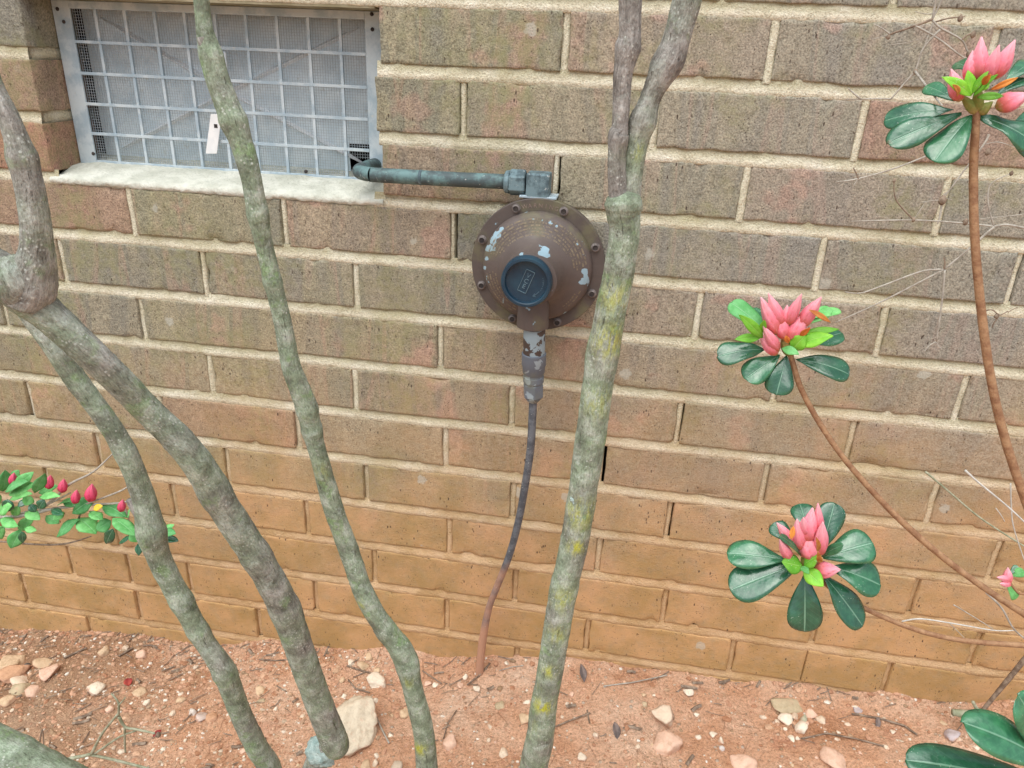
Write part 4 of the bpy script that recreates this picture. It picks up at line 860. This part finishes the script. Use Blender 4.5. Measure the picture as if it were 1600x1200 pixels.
twigs('grey-green branching twig lying over the soil at the lower left', [([(70, 1200), (100, 1188), (132, 1181), (146, 1180), (205, 1194), (250, 1206)], 6), ([(142, 1180), (160, 1146), (184, 1116)], 5), ([(185, 1118), (185, 1098), (174, 1084)], 4), ([(185, 1102), (196, 1090)], 3), ([(148, 1178), (186, 1152), (212, 1142)], 4), ([(186, 1120), (196, 1136), (215, 1140), (242, 1146)], 5), ([(195, 1136), (196, 1176)], 4), ([(62, 1160), (66, 1140), (68, 1168), (60, 1178)], 2.5, -.31, 'dtwig')], 'gtwig', -.31, nodes=((247, 1148, 8),))
# fallen twigs on the soil
def straw(label, pts, w, mat):
    P = []
    for px, py in pts:
        p = ground_hit(px, py); p.z += .0025; P.append((p, w*.68*dep(p)/F/2))
    Q = []
    for (a_, r0), (b_, r1) in zip(P, P[1:]):
        for i in range(4):
            c_ = a_.lerp(b_, i/4); c_.z = max(c_.z, gz(c_.x, c_.y)+.001); Q.append((c_, r0))
    Q.append(P[-1]); o = tube('fallen_twig', Q, M[mat], None, 2, 7, .15, 300); tag(o, label, 'twig', 'fallen twigs on the clay')
straw('long straight fallen twig right of the stout stem near the wall foot', [(944, 1074), (990, 1068), (1042, 1057)], 3, 'twig')
straw('fallen twig sticking out from behind the foot of the stout stem', [(856, 1142), (890, 1128), (922, 1116)], 4, 'dtwig')
straw('dark curved fallen twig below the white stones at right', [(1252, 1156), (1292, 1148), (1335, 1156), (1380, 1168)], 4, 'dtwig')
straw('dark fallen twig right of the white stones near the wall', [(1330, 1118), (1372, 1124), (1412, 1136), (1432, 1150)], 5, 'dtwig')
straw('pine needle beside the big pale rock', [(588, 1122), (596, 1140), (608, 1163)], 4, 'twig')
straw('dark thin twig left of the thin pipe', [(660, 1050), (678, 1062), (690, 1070)], 3, 'dtwig')
straw('dark fallen twig pointing at the foot of the thin pipe', [(730, 1072), (748, 1058), (766, 1038)], 4, 'dtwig')
straw('dark fallen twig above the pale oblong stone', [(542, 1042), (566, 1050), (590, 1056)], 4, 'dtwig')
straw('curved dark fallen twig above the big pale rock', [(544, 1064), (556, 1078), (578, 1084)], 3.5, 'dtwig')
straw('fine twig between the slender and leaning stems at the wall foot', [(405, 1032), (430, 1034), (462, 1032)], 3, 'dtwig')
straw('curved thin root on the clay below the thin pipe', [(713, 1112), (700, 1132), (693, 1156)], 3, 'dtwig')
straw('pale fine straw right of the thin pipe', [(780, 1050), (800, 1044), (818, 1042)], 2, 'twig')
straw('dark bark sliver below the wall at the left', [(100, 1030), (118, 1022), (136, 1014)], 5, 'dtwig')
straw('dark bark sliver left of the thin stem by the wall', [(186, 1027), (198, 1020), (208, 1014)], 5, 'dtwig')
for label, px, py, w, h_, mt in (('dark dead leaf curled against the wall foot right of the stout stem', 910, 1054, 12, 30, 'flake'), ('dark dead leaf scrap on the clay below the long twig', 962, 1144, 14, 26, 'flake'), ('small dark dead leaf among the white stones at right', 1370, 1132, 10, 20, 'flake'), ('dried red petal scrap at the left of the thin stem', 201, 1068, 14, 14, 'red'), ('dried red petal scrap at the end of the grey-green twig', 246, 1148, 8, 14, 'red')):
    p = ground_hit(px, py); p.z += .003; d = Vector((random.uniform(-.5, .5), .6, .25)).normalized(); s_ = h_*dep(p)/F
    o = leaf('fallen_leaf', p-d*s_/2, p+d*s_/2, w*dep(p)/F, M[mt], None, Vector((.3, -.5, .8)).normalized(), 'el', fold=.5); tag(o, label, 'leaf')

# ---------------------------------------------------------------- stones
def stone_mesh(rx, ry, rz, seed, sub=3, sharp=.34):
    bm = bmesh.new(); bmesh.ops.create_icosphere(bm, subdivisions=sub, radius=1); o_ = Vector((seed*7.3, seed*3.1, seed))
    rs = random.Random(int(seed*977)); PL = []
    for _ in range(11):
        n_ = Vector((rs.gauss(0, 1), rs.gauss(0, 1), rs.gauss(0, 1))).normalized(); PL.append((n_, rs.uniform(.58, .92)))
    for v in bm.verts:
        p = v.co.copy(); k = 1.12
        for n_, d_ in PL:
            q = p.dot(n_)
            if q > 0: k = min(k, d_/q*.97+.03*noise.noise(p*3+o_))
        k *= 1+.10*noise.noise(p*1.4+o_)+.05*noise.noise(p*4+o_)+.03*noise.noise(p*10+o_)
        v.co = Vector((p.x*rx, p.y*ry, p.z*rz))*k*1.12
    V = [v.co.copy() for v in bm.verts]; Fc = [[q.index for q in f.verts] for f in bm.faces]; bm.free(); return V, Fc
def stone(label, px, py, w, h_, col, sink=.25, sub=3, group=None, ang=0, name='stone'):
    w *= .9; h_ *= .9; p = ground_hit(px, py+h_*.25); k = dep(p)/F; rx = w*k/2; rz = h_*k/2*.74; ry = (rx+rz)*.6
    V, Fc = stone_mesh(rx, ry, rz, px*.13+py*.7, sub); ca, sa = math.cos(ang), math.sin(ang)
    c_ = p+Vector((0, 0, rz*(1-2*min(.47, sink+.10))))
    V = [c_+Vector((v.x*ca-v.z*sa*.9, v.y, v.x*sa*.9+v.z*ca)) for v in V]
    o = mesh(name, V, Fc, M['stone'], None, sub > 2); o.color = (*col, 1); return tag(o, label, 'stone', group)
PALE, WHITE, TAN, RUST, OLIVE, LILAC, PINK = (.64, .51, .38), (.72, .62, .49), (.58, .42, .27), (.52, .30, .18), (.46, .37, .24), (.48, .41, .41), (.67, .45, .33)
for a in (('big pale rock behind the foot of the thick leaning stem', 562, 1122, 82, 88, (.62, .53, .40), .22, 5),
    ('pale oblong stone just above the big pale rock', 589, 1063, 36, 22, WHITE, .2, 4), ('broad pale stone right of the stout stem', 1037, 1111, 44, 40, PALE, .25, 4), ('flat pinkish stone below the broad pale stone', 1041, 1156, 52, 46, PINK, .42, 4),
    ('tan stone uppermost of the pile at the left edge', 16, 1030, 44, 30, TAN, .25, 4), ('rust-coloured stone under the tan one at the left edge', 24, 1048, 46, 28, RUST, .25, 4), ('pale pink-tipped stone right of the left edge pile', 76, 1047, 32, 26, PINK, .25, 4), ('tan stone above the pink-tipped one by the left pile', 68, 1034, 32, 20, TAN, .3, 3), ('flat cream stone under the rust-coloured one', 32, 1062, 32, 17, PALE, .3, 3), ('olive stone below the flat cream stone at left', 33, 1074, 36, 20, OLIVE, .35, 3), ('small pink-white stone right of the olive stone', 50, 1078, 26, 18, PINK, .25, 3), ('dark round stone in the gap of the left pile', 42, 1040, 14, 12, (.12, .11, .1), .3, 3), ('yellowish flat stone at the left edge below the olive one', 14, 1090, 30, 16, TAN, .3, 3),
    ('oblong cream stone between the left pile and the thin stem', 151, 1074, 30, 22, WHITE, .25, 4), ('round tan stone against the wall foot at left', 164, 1015, 20, 18, TAN, .25, 3), ('tiny pale stone beside the round tan stone by the wall', 197, 1010, 14, 11, PALE, .3, 3), ('bright white pebble left of the thin stem', 230, 1097, 12, 10, WHITE, .2, 3), ('squat tan stone above the bright white pebble', 218, 1078, 22, 16, TAN, .3, 3), ('pale pinkish stone near the grey-green twig', 172, 1106, 18, 13, PINK, .25, 3), ('slanting pale pink stone by the wall left of the thin stem', 222, 1020, 22, 14, PINK, .35, 3),
    ('white-grey stone of the trio left of the thin stem foot', 301, 1111, 18, 18, (.62, .55, .48), .25, 3), ('grey-pink middle stone of the trio left of the thin stem', 315, 1117, 22, 18, (.55, .44, .38), .25, 3), ('rust stone right in the trio left of the thin stem', 332, 1118, 20, 16, RUST, .3, 3), ('tan stone above the trio left of the thin stem', 284, 1092, 20, 13, TAN, .3, 3), ('olive tan stone right of the thin stem', 405, 1078, 18, 13, TAN, .3, 3), ('small olive stone below the olive tan stone', 407, 1094, 17, 10, OLIVE, .3, 3), ('small white stone right of the thin stem', 431, 1107, 8, 8, WHITE, .2, 3), ('small pinkish stone beside the lower thin stem', 381, 1172, 14, 10, PINK, .3, 3),
    ('bright white pebble near the wall between the leaning and slender stems', 549, 1034, 13, 11, WHITE, .2, 3), ('round tan stone right of that bright white pebble', 568, 1039, 20, 16, TAN, .25, 3), ('yellowish stone at the wall above the round tan one', 577, 1025, 16, 14, TAN, .3, 3), ('small tan stone left of the slender stem by the wall', 590, 1046, 12, 14, TAN, .3, 3), ('upright tan stone between the rock and the slender stem', 631, 1111, 16, 22, TAN, .3, 3), ('small white stone right of the big pale rock', 587, 1094, 9, 8, WHITE, .2, 3), ('white pebble right of the needle by the rock', 610, 1148, 9, 9, WHITE, .2, 3), ('pale stone below the big rock at the bottom edge', 586, 1190, 12, 14, PALE, .25, 3), ('white pebble above the bottom edge stone', 588, 1180, 9, 8, WHITE, .25, 3), ('tan stone at the bottom edge below the rock', 572, 1194, 22, 20, TAN, .35, 3), ('broad grey-tan stone at the bottom edge left of the slender stem', 620, 1194, 20, 20, (.5, .4, .3), .35, 3),
    ('pale pink stone right of the slender stem by the wall', 668, 1067, 14, 11, PINK, .25, 3), ('whitish stone next to the pale pink one by the slender stem', 679, 1068, 11, 9, WHITE, .25, 3), ('white stone left of the foot of the thin pipe', 726, 1056, 9, 14, WHITE, .25, 3), ('tan stone under the white stone by the thin pipe', 718, 1068, 12, 13, PINK, .3, 3), ('cream stone below the foot of the thin pipe', 743, 1074, 13, 10, WHITE, .25, 3), ('yellow-green curled stone between the pipe and stout stem', 783, 1101, 18, 14, OLIVE, .3, 3), ('flat tan stone left of the foot of the stout stem', 820, 1121, 24, 18, TAN, .3, 3), ('small cream stone above the flat tan stone', 823, 1096, 12, 8, WHITE, .3, 3), ('sunken pale stone below the curved root', 703, 1155, 28, 32, PINK, .46, 3), ('pale stone near the bottom between slender and stout stems', 786, 1172, 18, 20, PALE, .4, 3), ('white pebble at the wall right of the thin pipe', 792, 1036, 8, 7, WHITE, .25, 3),
    ('white pebble touching the right side of the stout stem', 868, 1092, 9, 12, WHITE, .2, 3), ('pinkish stone right of the stout stem below the wall', 893, 1084, 10, 12, PINK, .3, 3), ('oval white pebble below the twig at the stout stem', 930, 1147, 10, 15, WHITE, .25, 3), ('oval white pebble at the bottom right of the stout stem', 908, 1180, 15, 16, WHITE, .25, 3), ('oval white pebble near the wall foot in the middle right', 1078, 1080, 20, 12, WHITE, .25, 3), ('tiny tan pebble left above the broad pale stone', 1006, 1085, 8, 8, TAN, .25, 3), ('tiny white pebble above the broad pale stone', 1024, 1085, 9, 7, WHITE, .25, 3), ('brownish pebble on the left of the broad pale stone', 1008, 1098, 12, 12, OLIVE, .3, 3), ('round white pebble right of the broad pale stone', 1088, 1115, 9, 8, WHITE, .2, 3), ('small white pebble lower right of the flat pinkish stone', 1091, 1150, 11, 11, WHITE, .25, 3), ('white oval pebble upper of the pair below the lowest sprig', 1114, 1146, 14, 10, WHITE, .22, 3), ('round white pebble lower of the pair below the lowest sprig', 1126, 1156, 11, 12, WHITE, .2, 3), ('faint grey pebble below the white pair', 1128, 1168, 10, 9, (.55, .5, .46), .35, 3),
    ('olive stained slab by the wall under the lowest sprig', 1228, 1099, 48, 26, OLIVE, .4, 4), ('white angular stone left of the white heap at right', 1228, 1122, 28, 18, WHITE, .22, 3), ('white angular stone lowest in the heap at right', 1250, 1135, 26, 18, WHITE, .22, 3), ('cream rounded stone at the top of the heap at right', 1264, 1112, 22, 20, PINK, .3, 3), ('pale stone right of the heap at right', 1283, 1123, 17, 13, PALE, .25, 3), ('greenish stone in the middle of the heap at right', 1256, 1121, 13, 20, (.42, .42, .3), .3, 3), ('small cream stone between the two white angular stones', 1241, 1118, 14, 13, PALE, .3, 3), ('small white pebble left below the heap at right', 1237, 1153, 12, 10, WHITE, .25, 3), ('cream pebble under the white angular stones', 1227, 1138, 8, 7, WHITE, .25, 3), ('lilac grey oval stone near the bottom right leaves', 1487, 1145, 30, 17, LILAC, .25, 3), ('white stone half covered by the bottom right leaf', 1448, 1174, 28, 20, WHITE, .3, 3), ('small tan pebble above the lilac grey stone', 1475, 1129, 12, 9, TAN, .3, 3), ('small white pebble left of the lilac grey stone', 1394, 1142, 10, 8, WHITE, .3, 3), ('cream pebble above the end of the dark curved twig', 1383, 1166, 11, 10, PALE, .3, 3), ('grey flat stone at the wall foot at right', 1340, 1108, 20, 8, LILAC, .35, 3), ('white pebble at the wall foot left of the grey flat stone', 1336, 1103, 10, 5, WHITE, .35, 3), ('buried pale slab under the olive stained slab', 1300, 1180, 52, 30, PINK, .47, 3), ('pale pink buried stone near the bottom middle right', 1160, 1185, 40, 28, PINK, .47, 3)):
    lab, px, py, w, h_, c_, sk, sub = a
    stone(lab, px, py, w, h_, c_, sk, sub, ang=random.uniform(-.3, .3) if w < 60 else 0)
# pebbles nothing tells apart
rnd = random.Random(5)
for i in range(60):
    px = rnd.uniform(0, 1600); py = rnd.uniform(1000+px*.07, 1199)
    s_ = rnd.uniform(5, 10); c_ = rnd.choice((PINK, TAN, PALE, WHITE, PINK, PALE))
    stone('small worn pebble half sunk in the red clay', px, py, s_*1.2, s_, c_, rnd.uniform(.25, .4), 2, 'small worn pebbles in the clay', rnd.uniform(-.5, .5), 'pebble')
# grit
gv, gf, gt = [], [], []
bm = bmesh.new(); bmesh.ops.create_icosphere(bm, subdivisions=1, radius=1); iv = [v.co.copy() for v in bm.verts]; fi = [[q.index for q in f.verts] for f in bm.faces]; bm.free()
for i in range(9000):
    left = rnd.random() < .55
    x = rnd.uniform(-1.0, -.2) if left else rnd.uniform(-.6, .9); y = -rnd.random()**1.2*.36-.002
    s_ = rnd.uniform(.0008, .0022)*(1.5 if left and rnd.random() < .25 else 1); b = len(gv); z = gz(x, y); k = rnd.random(); sx, sy, sz = rnd.uniform(.7, 1.5), rnd.uniform(.7, 1.4), rnd.uniform(.5, .9)
    for p in iv:
        e = 1+.35*n1(p.x*2+i, p.y*2, p.z*2); gv.append((x+p.x*s_*sx*e, y+p.y*s_*sy*e, z+p.z*s_*sz*e+s_*.1)); gt.append(k)
    gf += [[q+b for q in ff] for ff in fi]
for i in range(1500):      # crumbs and clods of the same clay, thickest along the wall foot and at the left
    left = rnd.random() < .45; x = rnd.uniform(-1.0, -.25) if left else rnd.uniform(-.6, .9); y = -(rnd.random()**1.8)*.34-.001
    s_ = rnd.uniform(.0016, .0046); b = len(gv); z = gz(x, y); k = rnd.uniform(.05, .5) if rnd.random() < .8 else rnd.random(); sx, sy, sz = rnd.uniform(.7, 1.5), rnd.uniform(.7, 1.4), rnd.uniform(.4, .7)
    for p in iv:
        e = 1+.6*n1(p.x*1.6+i*3, p.y*1.6, p.z*1.6); gv.append((x+p.x*s_*sx*e, y+p.y*s_*sy*e, z+p.z*s_*sz*e)); gt.append(k)
    gf += [[q+b for q in ff] for ff in fi]
tag(mesh('grit', gv, gf, M['grit'], None, False, {'tone': ('FLOAT', gt)}), 'fine clay grit and crumbs strewn over the soil at the wall foot', 'grit', kind='stuff')

# needles and shreds of litter, mostly at the left
lv, lf = [], []
for i in range(420):
    left = rnd.random() < .7; x = rnd.uniform(-1.0, -.3) if left else rnd.uniform(-.3, .85); y = -(rnd.random()**(1.6 if left else 2.4))*.3-.003
    a = rnd.gauss(.5, .6); ln = rnd.uniform(.006, .026); w_ = rnd.uniform(.0003, .0011) if rnd.random() < .8 else rnd.uniform(.0015, .003)
    d = Vector((math.cos(a), math.sin(a), 0)); s_ = Vector((-d.y, d.x, 0))*w_; b = len(lv)
    for q in (-.5, 0, .5):
        c_ = Vector((x, y, 0))+d*(ln*q); c_.z = gz(c_.x, min(c_.y, -.001))+.0012+rnd.uniform(0, .0018)
        lv += [c_-s_, c_+s_, c_+Vector((0, 0, w_*.9))]
    for j in (0, 3):
        for p_, q_ in ((0, 1), (1, 2), (2, 0)): lf.append([b+j+p_, b+j+q_, b+j+3+q_, b+j+3+p_])
tag(mesh('litter', lv, lf, M['dtwig'], None, False), 'dry needles and bark shreds scattered over the soil by the wall', 'litter', kind='stuff')
